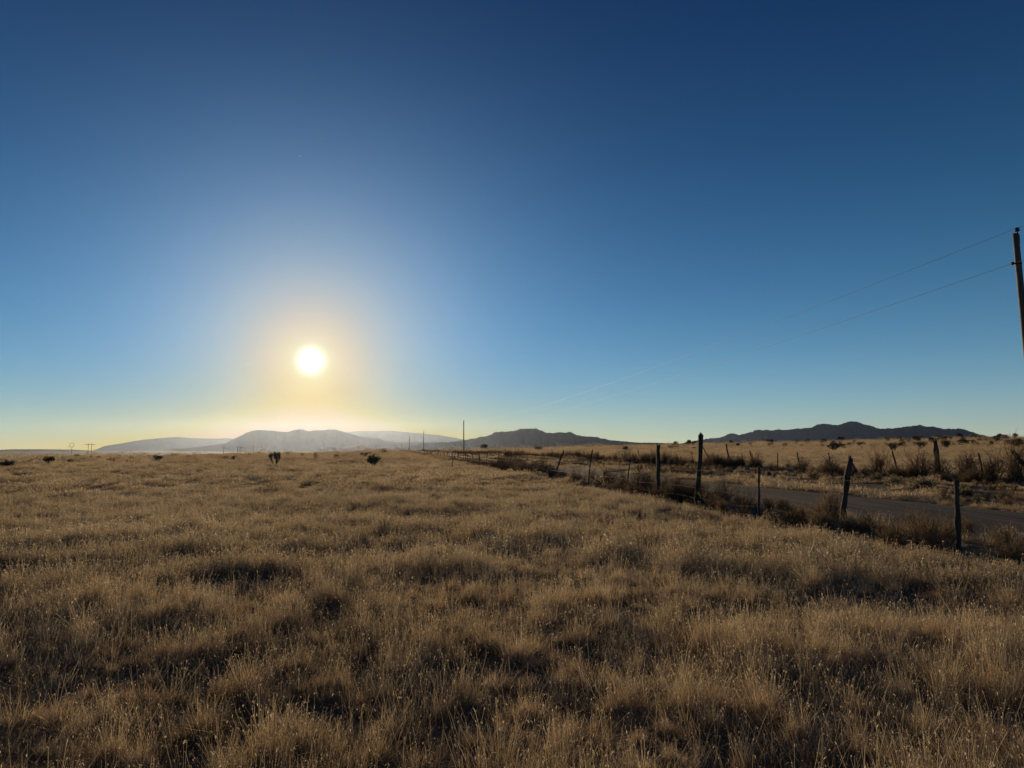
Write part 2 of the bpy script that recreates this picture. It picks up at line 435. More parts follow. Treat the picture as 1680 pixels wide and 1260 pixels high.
def patch(seed, size, n_low, n_mid, n_stem, wid, low=(0.07, 0.17), mid=(0.14, 0.26), tall=(0.17, 0.33), seg=3, head=(0.030, 0.0048), curl=1.0):
    rr = random.Random(seed)
    mb = MB()
    def spot():
        a, q = rr.random() * 6.283, math.sqrt(rr.random()) * size
        return math.cos(a) * q, math.sin(a) * q
    for _ in range(n_low):           # curly grey litter near the soil
        x, y = spot(); a = rr.random() * 6.283
        L = rr.uniform(*low)
        mb.ribbon(blade_pts(x, y, L, a, rr.uniform(0.2, 1.0), rr.uniform(0.3, 1.6), seg), [wid, wid, wid * 0.8, wid * 0.3][:seg + 1] if seg == 3 else [wid, wid * .8, wid * 0.3],
                  (-math.sin(a + rr.uniform(-1, 1)), math.cos(a), 0.2), 0 if rr.random() < 0.55 else 3)
    for _ in range(n_mid):           # upright blades
        x, y = spot(); a = rr.random() * 6.283
        L = rr.uniform(*mid)
        mb.ribbon(blade_pts(x, y, L, a, rr.uniform(0.05, 0.45) * curl, rr.uniform(0.1, 1.1) * curl, seg), [wid, wid, wid * 0.8, wid * 0.25][:seg + 1] if seg == 3 else [wid, wid * .8, wid * 0.3],
                  (-math.sin(a + rr.uniform(-1, 1)), math.cos(a), 0), 0)
    for _ in range(n_stem):          # seed stems with hooked heads
        x, y = spot(); a = rr.random() * 6.283
        L = rr.uniform(*tall)
        lean = rr.uniform(0.0, 0.42) if rr.random() < 0.82 else rr.uniform(0.45, 1.2)
        pts = blade_pts(x, y, L, a, lean, rr.uniform(0.0, 0.45), seg)
        sd = (-math.sin(a + rr.uniform(-1.3, 1.3)), math.cos(a), 0)
        mb.ribbon(pts, [wid * 0.75] * (seg + 1), sd, 1)
        tip = Vector(pts[-1]); ha = a + rr.uniform(-1.2, 1.2)
        hl, hw = head[0] * rr.uniform(0.4, 1.5), head[1] * rr.uniform(0.5, 1.35)
        hook = rr.uniform(0.5, 2.0)
        hp = [tip]
        d0 = 0.25
        n = 3 if seg == 3 else 1
        for i in range(n):
            d0 += hook * (1.0 if n > 1 else 1.6) * 0.6
            hp.append(hp[-1] + Vector((math.cos(ha) * math.sin(d0), math.sin(ha) * math.sin(d0), math.cos(d0))) * hl / n)
        mb.ribbon(hp, ([hw * 0.5, hw, hw, hw * 0.4] if n == 3 else [hw, hw]), (-math.sin(ha), math.cos(ha), 0.3), 2)
    return mb

GM = [M['blade'], M['stem'], M['seed'], M['litter']]
proto_col = bpy.data.collections.new('grass_prototypes')      # never linked to the scene
protos = []
def proto(mb):
    o = mb.build('tuft_%03d' % len(protos), GM, link=False)
    proto_col.objects.link(o); protos.append(o)
    return len(protos) - 1

LOD = {}
LOD['near_low'] = [proto(patch(100 + i, 0.13, 190, 60, 1, 0.0021, low=(0.04, 0.105), mid=(0.055, 0.12), tall=(0.09, 0.18), head=(0.02, 0.0034), curl=2.2)) for i in range(7)]
LOD['near_tuft'] = [proto(patch(110 + i, 0.055, 40, 70, 3, 0.0021, low=(0.05, 0.12), mid=(0.09, 0.19), tall=(0.15, 0.26), head=(0.022, 0.0036), curl=1.5)) for i in range(8)]
LOD['near_tall'] = [proto(patch(120 + i, 0.06, 30, 44, 11, 0.0020, low=(0.04, 0.11), mid=(0.08, 0.19), tall=(0.15, 0.31), head=(0.022, 0.0036))) for i in range(8)]
LOD['near_stray'] = [proto(patch(150 + i, 0.25, 0, 3, 4, 0.0028, tall=(0.2, 0.36), head=(0.026, 0.0042))) for i in range(6)]
LOD['near_stem'] = [proto(patch(155 + i, 0.16, 0, 5, 9, 0.0018, tall=(0.15, 0.33), head=(0.024, 0.0038))) for i in range(7)]
LOD['mid_stem'] = [proto(patch(165 + i, 0.3, 0, 10, 34, 0.0042, seg=2, tall=(0.15, 0.33), head=(0.028, 0.0085))) for i in range(6)]
LOD['mid_low'] = [proto(patch(160 + i, 0.26, 190, 90, 8, 0.0055, seg=2, curl=2.0, low=(0.04, 0.11), mid=(0.06, 0.13), tall=(0.10, 0.20))) for i in range(5)]
LOD['mid_tuft'] = [proto(patch(170 + i, 0.12, 40, 80, 14, 0.0052, seg=2, curl=1.5, low=(0.04, 0.11), mid=(0.09, 0.20), tall=(0.13, 0.27), head=(0.026, 0.0080))) for i in range(6)]
LOD['mid_tall'] = [proto(patch(180 + i, 0.13, 30, 60, 36, 0.0048, seg=2, low=(0.04, 0.11), mid=(0.08, 0.18), tall=(0.14, 0.31), head=(0.026, 0.0085))) for i in range(7)]
LOD['far'] = [proto(patch(200 + i, 1.1, 220, 300, 300, 0.017, seg=2, low=(0.04, 0.11), mid=(0.07, 0.16), tall=(0.10, 0.225), head=(0.04, 0.024))) for i in range(5)]
LOD['very_far'] = [proto(patch(220 + i, 3.6, 60, 480, 380, 0.055, seg=2, mid=(0.07, 0.15), tall=(0.09, 0.19), head=(0.05, 0.07))) for i in range(4)]
LOD['farthest'] = [proto(patch(240 + i, 11.0, 0, 900, 600, 0.16, seg=2, mid=(0.06, 0.13), tall=(0.08, 0.16), head=(0.05, 0.13))) for i in range(3)]

THIN = []
for px, py, rx, ry, k in [(330, 797, 2.6, 0.8, 1.0), (430, 800, 2.6, 0.9, 1.0), (520, 795, 1.8, 0.7, 0.9), (700, 768, 4.5, 1.6, 1.0), (30, 782, 3.0, 1.2, 0.8), (260, 800, 1.2, 0.5, 0.7),
                         (390, 965, 0.75, 0.35, 0.9), (330, 925, 0.5, 0.3, 0.7), (180, 1120, 0.38, 0.22, 1.0), (90, 985, 0.8, 0.2, 0.7), (600, 850, 1.6, 0.5, 0.6), (1020, 860, 1.2, 0.4, 0.7),
                         (860, 965, 0.6, 0.25, 0.9), (880, 1190, 0.4, 0.16, 0.9), (760, 1110, 0.5, 0.2, 0.6), (1010, 1080, 0.5, 0.16, 0.7), (1120, 1210, 0.6, 0.14, 0.9), (1400, 985, 0.7, 0.22, 1.0),
                         (1560, 1010, 0.9, 0.22, 0.9), (1640, 975, 0.8, 0.2, 0.9), (1340, 1190, 0.6, 0.16, 0.9), (1570, 1180, 0.6, 0.16, 0.8), (1250, 1010, 0.4, 0.2, 0.7), (480, 1180, 0.45, 0.16, 0.6), (650, 985, 0.5, 0.2, 0.6)]:
    d_ = ray(px, py); q_ = -EYE / d_[2]
    THIN.append((d_[0] * q_, d_[1] * q_, rx, ry, k))

def field(x, y):
    """how lush the grass is, 0..1"""
    n = 0.50 + 0.55 * vnoise(x / 1.1, y / 0.9, 51) + 0.75 * vnoise(x / 0.42, y / 0.36, 54) + 0.65 * vnoise(x / 4.5, y / 3.2, 52) + 0.7 * vnoise(x / 17, y / 11, 53)
    for cx, cy, rx, ry, k in THIN:
        n = n - k * np.exp(-(((x - cx) / rx) ** 2 + ((y - cy) / ry) ** 2) * (1 + 0.9 * vnoise(x / 0.8, y / 0.5, 57)))
    return np.clip(n, 0, 1)

pts_P, pts_R, pts_S, pts_I = [], [], [], []
def scatter(r0, r1, per_m2, chooser, half=47, smin=0.75, smax=1.3, sink=0.0):
    th = R(half)
    area = th * (r1 * r1 - r0 * r0)
    n = int(area * per_m2)
    r = np.sqrt(rng.uniform(r0 * r0, r1 * r1, n)); a = rng.uniform(-th, th, n)
    x, y = r * np.sin(a), r * np.cos(a)
    s = x * NX + y * NY
    f = field(x, y)
    clear = (s > ROAD_A - 0.25) & (s < ROAD_B + 0.15)
    ids, keep, sc = chooser(x, y, s, f, n)
    verge = ((s > ROAD_B + 1.2) & (s < 26.2)) | ((s > 7.9) & (s < ROAD_A - 0.5))      # weeds take the verges
    keep = keep & (~verge | (rng.random(n) < 0.16))
    sc = np.where(verge, sc * 0.72, sc)
    keep = keep & ~clear
    x, y, ids, sc = x[keep], y[keep], ids[keep], sc[keep]
    k = len(x)
    z = height(x, y) - sink
    pts_P.append(np.stack([x, y, z], -1))
    tilt = rng.normal(0, 0.16, (k, 2))
    pts_R.append(np.stack([tilt[:, 0], tilt[:, 1], rng.uniform(0, 6.283, k)], -1))
    pts_S.append(sc * rng.uniform(smin, smax, k))
    pts_I.append(ids)

def pick(lst, n): return np.array(lst)[rng.integers(0, len(lst), n)]

def mat_choice(key, p0, p1):
    def g(x, y, s, f, n):
        keep = rng.random(n) < np.clip(p0 + p1 * f, 0, 1)
        return pick(LOD[key], n), keep, 0.55 + 0.35 * f
    return g

def stray_choice(x, y, s, f, n):
    return pick(LOD['near_stray'], n), np.ones(n, bool), np.full(n, 0.9)

def tussocks(r0, r1, per_m2, members, spread, tuft, tall, p0=0.25, p1=1.05, sigma=0.34, half=47):
    """clumps: each a few tufts leaning outwards round a common root, with open litter between the clumps"""
    th = R(half)
    n = int(th * (r1 * r1 - r0 * r0) * per_m2)
    r = np.sqrt(rng.uniform(r0 * r0, r1 * r1, n)); a = rng.uniform(-th, th, n)
    cx, cy = r * np.sin(a), r * np.cos(a)
    f = field(cx, cy)
    ok = rng.random(n) < np.clip(p0 + p1 * f, 0, 1)
    cx, cy, f = cx[ok], cy[ok], f[ok]; n = len(cx)
    size = np.clip(np.exp(rng.normal(-0.42, sigma, n)), 0.3, 1.25) * (0.76 + 0.34 * f)
    is_tall = f + rng.normal(0, 0.22, n) > 0.62
    lean_c = rng.normal(0, 0.12, (n, 2))
    m = np.maximum(1, rng.poisson(members, n))
    k = np.repeat(np.arange(n), m); q = len(k)
    d = np.abs(rng.normal(0, 1, q)); ph = rng.uniform(0, 6.283, q)
    x = cx[k] + np.cos(ph) * d * spread * size[k]; y = cy[k] + np.sin(ph) * d * spread * size[k]
    ids = np.where(is_tall[k], pick(LOD[tall], q), pick(LOD[tuft], q))
    s = x * NX + y * NY
    keep = ~((s > ROAD_A - 0.25) & (s < ROAD_B + 0.15))
    verge = ((s > ROAD_B + 1.0) & (s < 26.2)) | ((s > 7.9) & (s < ROAD_A - 0.5))
    keep &= ~verge | (rng.random(q) < 0.14)
    tilt = np.clip(d * 0.30 + rng.normal(0, 0.10, q), -0.2, 0.95) * np.where(is_tall[k], 0.55, 1.0)
    z = height(x, y) - 0.005
    sc = size[k] * rng.uniform(0.75, 1.2, q) * np.where(verge, 0.75, 1.0)
    pts_P.append(np.stack([x, y, z], -1)[keep])
    pts_R.append(np.stack([lean_c[k, 0], tilt + lean_c[k, 1], ph], -1)[keep])
    pts_S.append(sc[keep]); pts_I.append(ids[keep])

def big_choice(key):
    def g(x, y, s, f, n):
        keep = rng.random(n) < np.clip(0.18 + 1.3 * f, 0, 1)
        if key != 'far':                 # the grass field ends at the edge of the plateau
            r = np.hypot(x, y)
            px = 840 + F * np.tan(np.arctan2(x, y)) / CP
            keep = keep & (r < np.interp(px, CREST_PX, CREST_R) * 1.1)
        return pick(LOD[key], n), keep, (0.52 if key == 'far' else 0.45) + 0.4 * f
    return g

scatter(0.9, 10.5, 44, mat_choice('near_low', 0.34, 0.9))
scatter(0.9, 10.5, 1.6, stray_choice)
tussocks(0.9, 10.5, 30, 5, 0.046, 'near_tuft', 'near_tall')
scatter(0.9, 10.5, 42, mat_choice('near_stem', 0.2, 0.9))
scatter(10.0, 30.0, 12, mat_choice('mid_low', 0.34, 0.9))
tussocks(10.0, 30.0, 20, 2.6, 0.085, 'mid_tuft', 'mid_tall', 0.34, 0.85, 0.24)
scatter(10.0, 30.0, 12, mat_choice('mid_stem', 0.2, 0.9))
scatter(28.0, 95.0, 1.8, big_choice('far'))
scatter(90.0, 300.0, 0.16, big_choice('very_far'))
scatter(290.0, 1000.0, 0.010, big_choice('farthest'))

def instancer(name, P, Rr, S, I, collection):
    me = bpy.data.meshes.new(name)
    me.vertices.add(len(P)); me.vertices.foreach_set('co', P.astype(np.float32).ravel())
    a = me.attributes.new('rot', 'FLOAT_VECTOR', 'POINT'); a.data.foreach_set('vector', Rr.astype(np.float32).ravel())
    a = me.attributes.new('scl', 'FLOAT', 'POINT'); a.data.foreach_set('value', S.astype(np.float32))
    a = me.attributes.new('idx', 'INT', 'POINT'); a.data.foreach_set('value', I.astype(np.int32))
    o = bpy.data.objects.new(name, me); C.objects.link(o)
    ng = bpy.data.node_groups.new(name + '_scatter', 'GeometryNodeTree')
    ng.interface.new_socket('Geometry', in_out='INPUT', socket_type='NodeSocketGeometry')
    ng.interface.new_socket('Geometry', in_out='OUTPUT', socket_type='NodeSocketGeometry')
    gi, go = ng.nodes.new('NodeGroupInput'), ng.nodes.new('NodeGroupOutput')
    ci = ng.nodes.new('GeometryNodeCollectionInfo'); ci.inputs['Collection'].default_value = collection
    ci.inputs['Separate Children'].default_value = True; ci.inputs['Reset Children'].default_value = True
    ip = ng.nodes.new('GeometryNodeInstanceOnPoints')
    ip.inputs['Pick Instance'].default_value = True
    def attr(nm, ty):
        q = ng.nodes.new('GeometryNodeInputNamedAttribute'); q.data_type = ty; q.inputs['Name'].default_value = nm
        return q.outputs['Attribute']
    er = ng.nodes.new('FunctionNodeEulerToRotation')
    L = ng.links.new
    L(gi.outputs[0], ip.inputs['Points']); L(ci.outputs[0], ip.inputs['Instance'])
    L(attr('idx', 'INT'), ip.inputs['Instance Index'])
    L(attr('rot', 'FLOAT_VECTOR'), er.inputs[0]); L(er.outputs[0], ip.inputs['Rotation'])
    L(attr('scl', 'FLOAT'), ip.inputs['Scale'])
    L(ip.outputs[0], go.inputs[0])
    md = o.modifiers.new('scatter', 'NODES'); md.node_group = ng
    return o

grass = instancer('grass', np.concatenate(pts_P), np.concatenate(pts_R), np.concatenate(pts_S), np.concatenate(pts_I), proto_col)
tag(grass, 'dry straw coloured prairie grass with small curled seed heads', 'grass', kind='stuff')

# ------------------------------------------------------------------ fences
def lerp_path(pts, n):
    """smooth resampling of a few control points"""
    P = [Vector(p) for p in pts]
    out = []
    for i in range(n + 1):
        u = i / n * (len(P) - 1)
        k = min(int(u), len(P) - 2); f = u - k
        p0, p1, p2, p3 = P[max(k - 1, 0)], P[k], P[k + 1], P[min(k + 2, len(P) - 1)]
        out.append(0.5 * ((2 * p1) + (p2 - p0) * f + (2 * p0 - 5 * p1 + 4 * p2 - p3) * f * f + (3 * p1 - p0 - 3 * p2 + p3) * f ** 3))
    return out

def wood_post(mb, pts, r, seed, knots=2, taper=0.82, sides=9):
    rr = random.Random(seed)
    path = lerp_path(pts, 12)
    L = (path[-1] - path[0]).length
    kn = [rr.random() for _ in range(knots)]
    rad = []
    for i, p in enumerate(path):
        u = i / 12
        q = 0.82 * r * (1.08 - (1.08 - taper) * u) * (1 + rr.uniform(-0.09, 0.09))
        for k in kn: q += r * 0.35 * math.exp(-((u - k) / 0.05) ** 2)
        rad.append(q)
    mb.tube([p + Vector((rr.uniform(-1, 1), rr.uniform(-1, 1), 0)) * r * 0.12 for p in path], rad, sides, True, rough=0.10, seed=seed)
    # splintered top
    tip = path[-1]
    for k in range(3):
        a = rr.random() * 6.28
        b = tip + Vector((math.cos(a), math.sin(a), 0)) * r * 0.45
        mb.tube([b - Vector((0, 0, 0.05)), b + Vector((rr.uniform(-.3, .3) * r, 0, r * rr.uniform(0.3, 0.9)))], [r * 0.4, r * 0.12], 5)

def fence(name, label, s, posts, auto_px, seed, r_auto, wires):
    rr = random.Random(seed)
    x0, y0 = on_line(posts[0][0][0][0], s)
    root = empty(name, (x0, y0, hgt(x0, y0)), label, 'fence', 'wire fences along the road')
    base = Vector(root.location)
    t_last = 0
    def put(pts, r, lab, sd, steel=False, knots=2):
        mb = MB()
        q = [Vector(p) - base for p in pts]
        if steel:
            mb.tube(q, [r] * len(q), 6)
        else:
            wood_post(mb, q, r, sd, knots)
        o = mb.build('post', M['steel_post'] if steel else M['post'], root, smooth=not steel)
        if lab: o['label'] = lab
        return o
    for i, (pix, r, lab, steel, knots) in enumerate(posts):
        x, y = on_line(pix[0][0], s)
        g = hgt(x, y)
        pts = [(x, y, g - 0.35), (x, y, g)]
        for px, py in pix[1:]:
            pts.append(at_depth(px, py, y))
        o = put(pts, r, lab, seed * 100 + i, steel, knots)
        t_last = max(t_last, x * UX + y * UY)
        if lab and 'twig' in lab:
            tw = MB(); tip = Vector(pts[-1]) - base; d = tip - (Vector(pts[1]) - base)
            a = tip - d * 0.16
            tw.tube([a, a + Vector((0.05, -0.02, 0.07)), a + Vector((0.09, -0.03, 0.17)), a + Vector((0.12, -0.03, 0.26))], [0.010, 0.008, 0.006, 0.003], 5)
            tw.tube([tip - d * 0.04, tip + Vector((-0.05, 0.0, 0.05)), tip + Vector((-0.08, 0, 0.11))], [0.012, 0.009, 0.004], 5)
            tw.build('twig', M['twig_tan'], o)
    t = t_last + 3.6
    n = 0
    while t < auto_px and n < 88 - len(posts):
        x, y = NX * s + UX * t, NY * s + UY * t
        x += rr.uniform(-0.15, 0.15); g = hgt(x, y)
        h = rr.uniform(1.15, 1.6); lx, ly = rr.gauss(0, 0.10), rr.gauss(0, 0.06)
        r = r_auto * rr.uniform(0.6, 1.35)
        put([(x, y, g - 0.3), (x, y, g), (x + lx * h * 0.6 + rr.uniform(-.03, .03), y + ly * h * .5, g + h * 0.55), (x + lx * h, y + ly * h, g + h)], r, None, seed * 1000 + n, knots=1)
        t += rr.uniform(2.2, 3.7) * (1 + t / 200.0); n += 1
    # wires follow the ground from off the right edge of the view to the far end
    for k, hh in enumerate(wires):
        mb = MB(); pts = []
        t = -14.0
        while t < auto_px:
            x, y = NX * s + UX * t, NY * s + UY * t
            sag = 0.02 * math.sin(t * 0.9 + k) + 0.015 * math.sin(t * 2.3 + 2 * k)
            pts.append(Vector((x, y, hgt(x, y) + hh + sag)) - base)
            t += 1.2 if t < 70 else 6.0
        mb.tube(pts, [0.0030] * len(pts), 4, rough=0)
        # barbs on the stretch nearest to the road bend
        for p0, p1 in zip(pts[:60], pts[1:61]):
            for f in (0.0, 0.2, 0.4, 0.6, 0.8):
                b = p0.lerp(p1, f)
                a = rr.random() * 6.28
                v = Vector((math.cos(a) * UX * 0.3, 0.3 * math.cos(a), math.sin(a))) * 0.014
                mb.tube([b - v, b + v], [0.0012, 0.0012], 3, cap=False)
        mb.build('wire', M['wire'], root)
    return root

P = lambda *p: list(p)
near_posts = [
    (P((1573, 879), (1571, 840), (1569, 791)), 0.052, 'slim upright post with a pale forked twig at its top', False, 1),
    (P((1387, 872), (1384, 838), (1388, 800), (1396, 752)), 0.066, 'bowed post leaning to the right, its top angled', False, 2),
    (P((1245, 845), (1245, 800), (1245.5, 766)), 0.036, 'thin short upright stake', False, 1),
    (P((1143, 829), (1145, 795), (1148, 755), (1149.5, 713)), 0.088, 'tallest thick post with a knot low on its side', False, 3),
    (P((1080, 818), (1080, 775), (1080, 731)), 0.092, 'thick straight square-topped post', False, 2),
    (P((1028, 800), (1031, 775), (1035, 751)), 0.024, 'thin rusty rod leaning right', True, 1),
    (P((965, 790), (968, 765), (972, 738)), 0.030, None, True, 1),
    (P((909, 782), (917, 760), (925, 740)), 0.060, 'post tilted far over to the right', False, 2),
    (P((836, 770), (838, 755), (840, 742)), 0.045, None, False, 1),
    (P((816, 768), (817, 755), (819, 742)), 0.055, None, False, 1),
    (P((797, 767), (799, 752), (801, 739)), 0.048, None, False, 1),
]
far_posts = [
    (P((1745, 806), (1740, 775), (1736, 745)), 0.065, None, False, 1),
    (P((1614, 798), (1611, 770), (1605.5, 744)), 0.058, None, False, 1),
    (P((1543, 795), (1538, 760), (1534, 724)), 0.135, 'thickest tall post of the far fence, darker than the rest', False, 3),
    (P((1474, 784), (1470, 763), (1464, 741)), 0.058, None, False, 1),
    (P((1411, 787), (1405, 773), (1398, 759)), 0.068, None, False, 1),
    (P((1365, 775), (1362, 758), (1359, 743)), 0.049, None, False, 1),
    (P((1315, 775), (1311, 760), (1307.5, 742)), 0.058, None, False, 1),
    (P((1276, 771), (1276, 757), (1276, 743)), 0.044, None, False, 1),
    (P((1240, 776), (1236, 758), (1230, 740)), 0.062, None, False, 1),
    (P((1220, 769), (1218.5, 757), (1217, 744)), 0.042, None, False, 1),
    (P((1202, 770), (1196, 752), (1193, 738), (1191.5, 729)), 0.085, 'bent post curving to the left at its top', False, 2),
    (P((1168, 765), (1161, 749), (1153.5, 734)), 0.065, 'post slanting steeply to the left', False, 1),
    (P((1139, 760), (1136, 751), (1134.5, 742)), 0.044, None, False, 1),
    (P((1119, 767), (1114, 756), (1110, 746)), 0.058, None, False, 1),
    (P((1052, 761), (1049, 749), (1046.5, 738)), 0.058, None, False, 1),
    (P((1040, 761), (1039, 751), (1038, 742)), 0.044, None, False, 1),
    (P((1014, 762), (1012, 752), (1010, 743)), 0.047, None, False, 1),
    (P((985, 759), (983, 750), (982, 741)), 0.047, None, False, 1),
    (P((960, 758), (959, 748), (958, 739)), 0.058, None, False, 1),
    (P((909, 753), (907, 744), (905, 737)), 0.072, None, False, 1),
    (P((871, 751), (870, 744), (869, 738)), 0.058, None, False, 1),
]
fence('wire_fence', 'old wire fence of crooked wooden posts on the near side of the asphalt road', FENCE_NEAR, near_posts, 640, 3, 0.066, (0.28, 0.56, 0.84, 1.08))
fn = fence('wire_fence', 'leaning wire fence of thin posts beyond the road, before the golden field', FENCE_FAR, far_posts, 640, 4, 0.075, (0.3, 0.62, 0.92, 1.2))
base = Vector(fn.location)
x, y = on_line(1700, FENCE_FAR - 0.4)
mb = MB(); wood_post(mb, [Vector((x + 1.3, y + 0.2, hgt(x + 1.3, y) - 0.1)) - base, Vector(at_depth(1683, 764, y)) - base, Vector(at_depth(1662, 741.5, y)) - base], 0.11, 77, 2)
q = mb.build('brace', M['post'], fn, smooth=True); q['label'] = 'thick log propped slantwise at the right end'
x, y, z = ground_at(742, 770)
mb = MB(); wood_post(mb, [(0, 0, -0.3), (0.0, 0, 0.3), (0.02, 0.0, 0.7), Vector(at_depth(741.5, 748, y)) - Vector((x, y, z))], 0.035, 78, 1)
q = mb.build('fence_post', M['post'], smooth=True); q.location = (x, y, z)
tag(q, 'lone thin stake standing in the grass left of the near fence', 'post')

# ------------------------------------------------------------------ poles, power wires, transmission line
pole_spots = [(1687, 600, 1666, 384, 24.4, 0.112), (761, 740, 760.8, 690.5, 219, 0.15), (695, 735, 695, 708, 350, 0.17),
              (672, 738, 672, 716, 477, 0.18), (658.5, 738, 658.5, 727.5, 700, 0.2), (653, 738, 652.6, 729.5, 860, 0.2)]
pole_labels = ['tall weathered wooden power pole cut off by the right edge of the photo',
               'slender dark power pole standing alone left of the flat topped mountain',
               'second power pole beyond the slender dark one, above the heap of weeds',
               'small power pole beside the end of the weed heap, third in the receding row',
               'tiny power pole fourth in the receding row, near where the fences meet',
               'tiniest faint power pole at the far end of the receding row']
tops = []
for i, (bx, by, tx, ty, Z, r) in enumerate(pole_spots):
    top = Vector(at_depth(tx, ty, Z)); low = Vector(at_depth(bx, by, Z))
    d = (low - top) / max(top.z - low.z, 1e-6)
    gx, gy = low.x, Z
    g = hgt(gx, gy)
    foot = top + d * (top.z - g)
    root = empty('utility_pole', (foot.x, foot.y, hgt(foot.x, foot.y)), pole_labels[i], 'power pole', 'power poles along the road')
    b = Vector(root.location); b.z = g
    ax = top - foot
    sh = MB()
    n = 14
    rr = random.Random(40 + i)
    sh.tube([foot - b - ax.normalized() * 0.5] + [foot - b + ax * (k / n) for k in range(n + 1)], [r * 1.12] + [r * (1.12 - 0.3 * k / n) * (1 + rr.uniform(-.015, .015)) for k in range(n + 1)], 18 if i == 0 else 8, rough=0.012, seed=i)
    sh.build('shaft', M['pole'], root, smooth=True)
    t0 = top - b
    ins = MB()
    off = Vector((0.06, 0, 0))
    ins.tube([t0 + off + Vector((0, 0, z)) for z in (0.07, 0.09, 0.12, 0.13, 0.16, 0.17, 0.2)], [0.05, 0.085, 0.085, 0.05, 0.08, 0.06, 0.045], 12)
    ins.build('insulator', M['porcelain'], root, smooth=False)
    br = MB()
    br.tube([t0 + off * 1.3 + Vector((0.02, 0, -0.35)), t0 + off + Vector((0, 0, 0.08))], [0.028, 0.022], 8)
    br.box(t0 + Vector((r * 0.8, 0, -0.2)), (0.03, 0.10, 0.3))
    br.build('bracket', M['iron'], root)
    lo = t0 - ax.normalized() * 1.02
    i2 = MB()
    side = Vector((-1, 0, 0))
    i2.tube([lo + side * q for q in (r * 0.6, r + 0.03, r + 0.05, r + 0.10, r + 0.11, r + 0.15)], [0.025, 0.03, 0.055, 0.055, 0.035, 0.045], 10)
    i2.build('insulator', M['porcelain'], root)
    bd = MB(); bd.tube([lo + ax.normalized() * 0.035, lo - ax.normalized() * 0.035], [r * 0.93, r * 0.93], 18)
    bd.build('band', M['iron'], root)
    tops.append((b + t0 + off + Vector((0, 0, 0.2)), b + lo + side * (r + 0.13)))

def power_wire(idx, label, sag):
    pts = []
    ends = [t[idx] for t in tops]
    d = (ends[0] - ends[1]); d.z = 0
    ends = [ends[0] + d.normalized() * 130 + Vector((0, 0, 0.6))] + ends
    for a, b in zip(ends[:-1], ends[1:]):
        n = 40
        L = (b - a).length
        for k in range(n):
            u = k / n
            p = a.lerp(b, u); p.z -= 4 * sag * (L / 190.0) ** 2 * u * (1 - u) if L < 200 else 4 * sag * (L / 190.0) * u * (1 - u)
            pts.append(p)
    pts.append(ends[-1])
    o0 = pts[0].copy()
    mb = MB(); mb.tube([p - o0 for p in pts], [0.0070] * len(pts), 5)
    o = mb.build('power_wire', M['cable']); o.location = o0
    tag(o, label, 'wire', 'power wires on the poles')
power_wire(0, 'upper bare wire sagging from the top of the right hand pole to the slender pole', 1.7)
power_wire(1, 'lower bare wire hung from the side of the right hand pole, below the other', 1.9)

def stick_thing(name, label, cat, group, px_base, Z, build):
    x = (px_base - 840) / F * Z * CP; g = hgt(x, Z)
    root = empty(name, (x, Z, g), label, cat, group)
    build(root, g)
    return root

def loop_tower(px, top, neck, Z, label):
    def bld(root, g):
        b = Vector(root.location)
        T = Vector(at_depth(px, top, Z)) - b; Nk = Vector(at_depth(px, neck, Z)) - b
        k = Z / 1050.0
        mb = MB(); mb.tube([(0, 0, -1), (0, 0, Nk.z)], [0.30 * k, 0.24 * k], 6); mb.build('mast', M['tower'], root)
        H = T.z - Nk.z; w = H * 0.44
        ring = [(0, 0), (0.55, 0.22), (1, 0.6), (0.8, 0.92), (0, 1.0), (-0.8, 0.92), (-1, 0.6), (-0.55, 0.22), (0, 0)]
        mb = MB(); mb.tube([(a * w, 0, Nk.z + H * c) for a, c in ring], [0.22 * k] * len(ring), 5); mb.build('loop_head', M['tower'], root)
        mb = MB(); mb.tube([(-w * 2.0, 0, Nk.z + H * 0.22), (-w * 0.5, 0, Nk.z + H * 0.3)], [0.16 * k, 0.18 * k], 5); mb.build('arm', M['tower'], root)
        mb = MB(); mb.tube([(w * 0.5, 0, Nk.z + H * 0.3), (w * 1.3, 0, Nk.z + H * 0.22)], [0.16 * k] * 2, 5); mb.build('arm', M['tower'], root)
    stick_thing('transmission_tower', label, 'transmission tower', 'towers of the distant transmission line', px, Z, bld)

def h_frame(pa, pb, bar0, bar1, bar_y, top, Z, label):
    def bld(root, g):
        b = Vector(root.location); k = Z / 1050.0
        for p in (pa, pb):
            T = Vector(at_depth(p, top, Z)) - b
            gz = hgt(T.x + b.x, Z) - b.z
            mb = MB(); mb.tube([(T.x, 0, gz - 1), (T.x, 0, T.z)], [0.36 * k, 0.30 * k], 6); mb.build('mast', M['tower'], root)
        A, B = Vector(at_depth(bar0, bar_y, Z)) - b, Vector(at_depth(bar1, bar_y, Z)) - b
        mb = MB(); mb.tube([A, B], [0.30 * k, 0.30 * k], 6); mb.build('crossarm', M['tower'], root)
    stick_thing('transmission_tower', label, 'transmission tower', 'towers of the distant transmission line', (pa + pb) / 2, Z, bld)

def mast(px, top, Z, r, label, group):
    def bld(root, g):
        T = Vector(at_depth(px, top, Z)) - Vector(root.location)
        mb = MB(); mb.tube([(0, 0, -1), (0, 0, T.z * 0.5), (T.x, 0, T.z)], [r * 1.15, r, r * 0.85], 6); mb.build('shaft', M['tower'], root)
        mb = MB(); mb.tube([(T.x - r * 5, 0, T.z - r * 2), (T.x + r * 5, 0, T.z - r * 2)], [r * 0.5] * 2, 5); mb.build('crossarm', M['tower'], root)
    stick_thing('utility_pole', label, 'power pole', group, px, Z, bld)

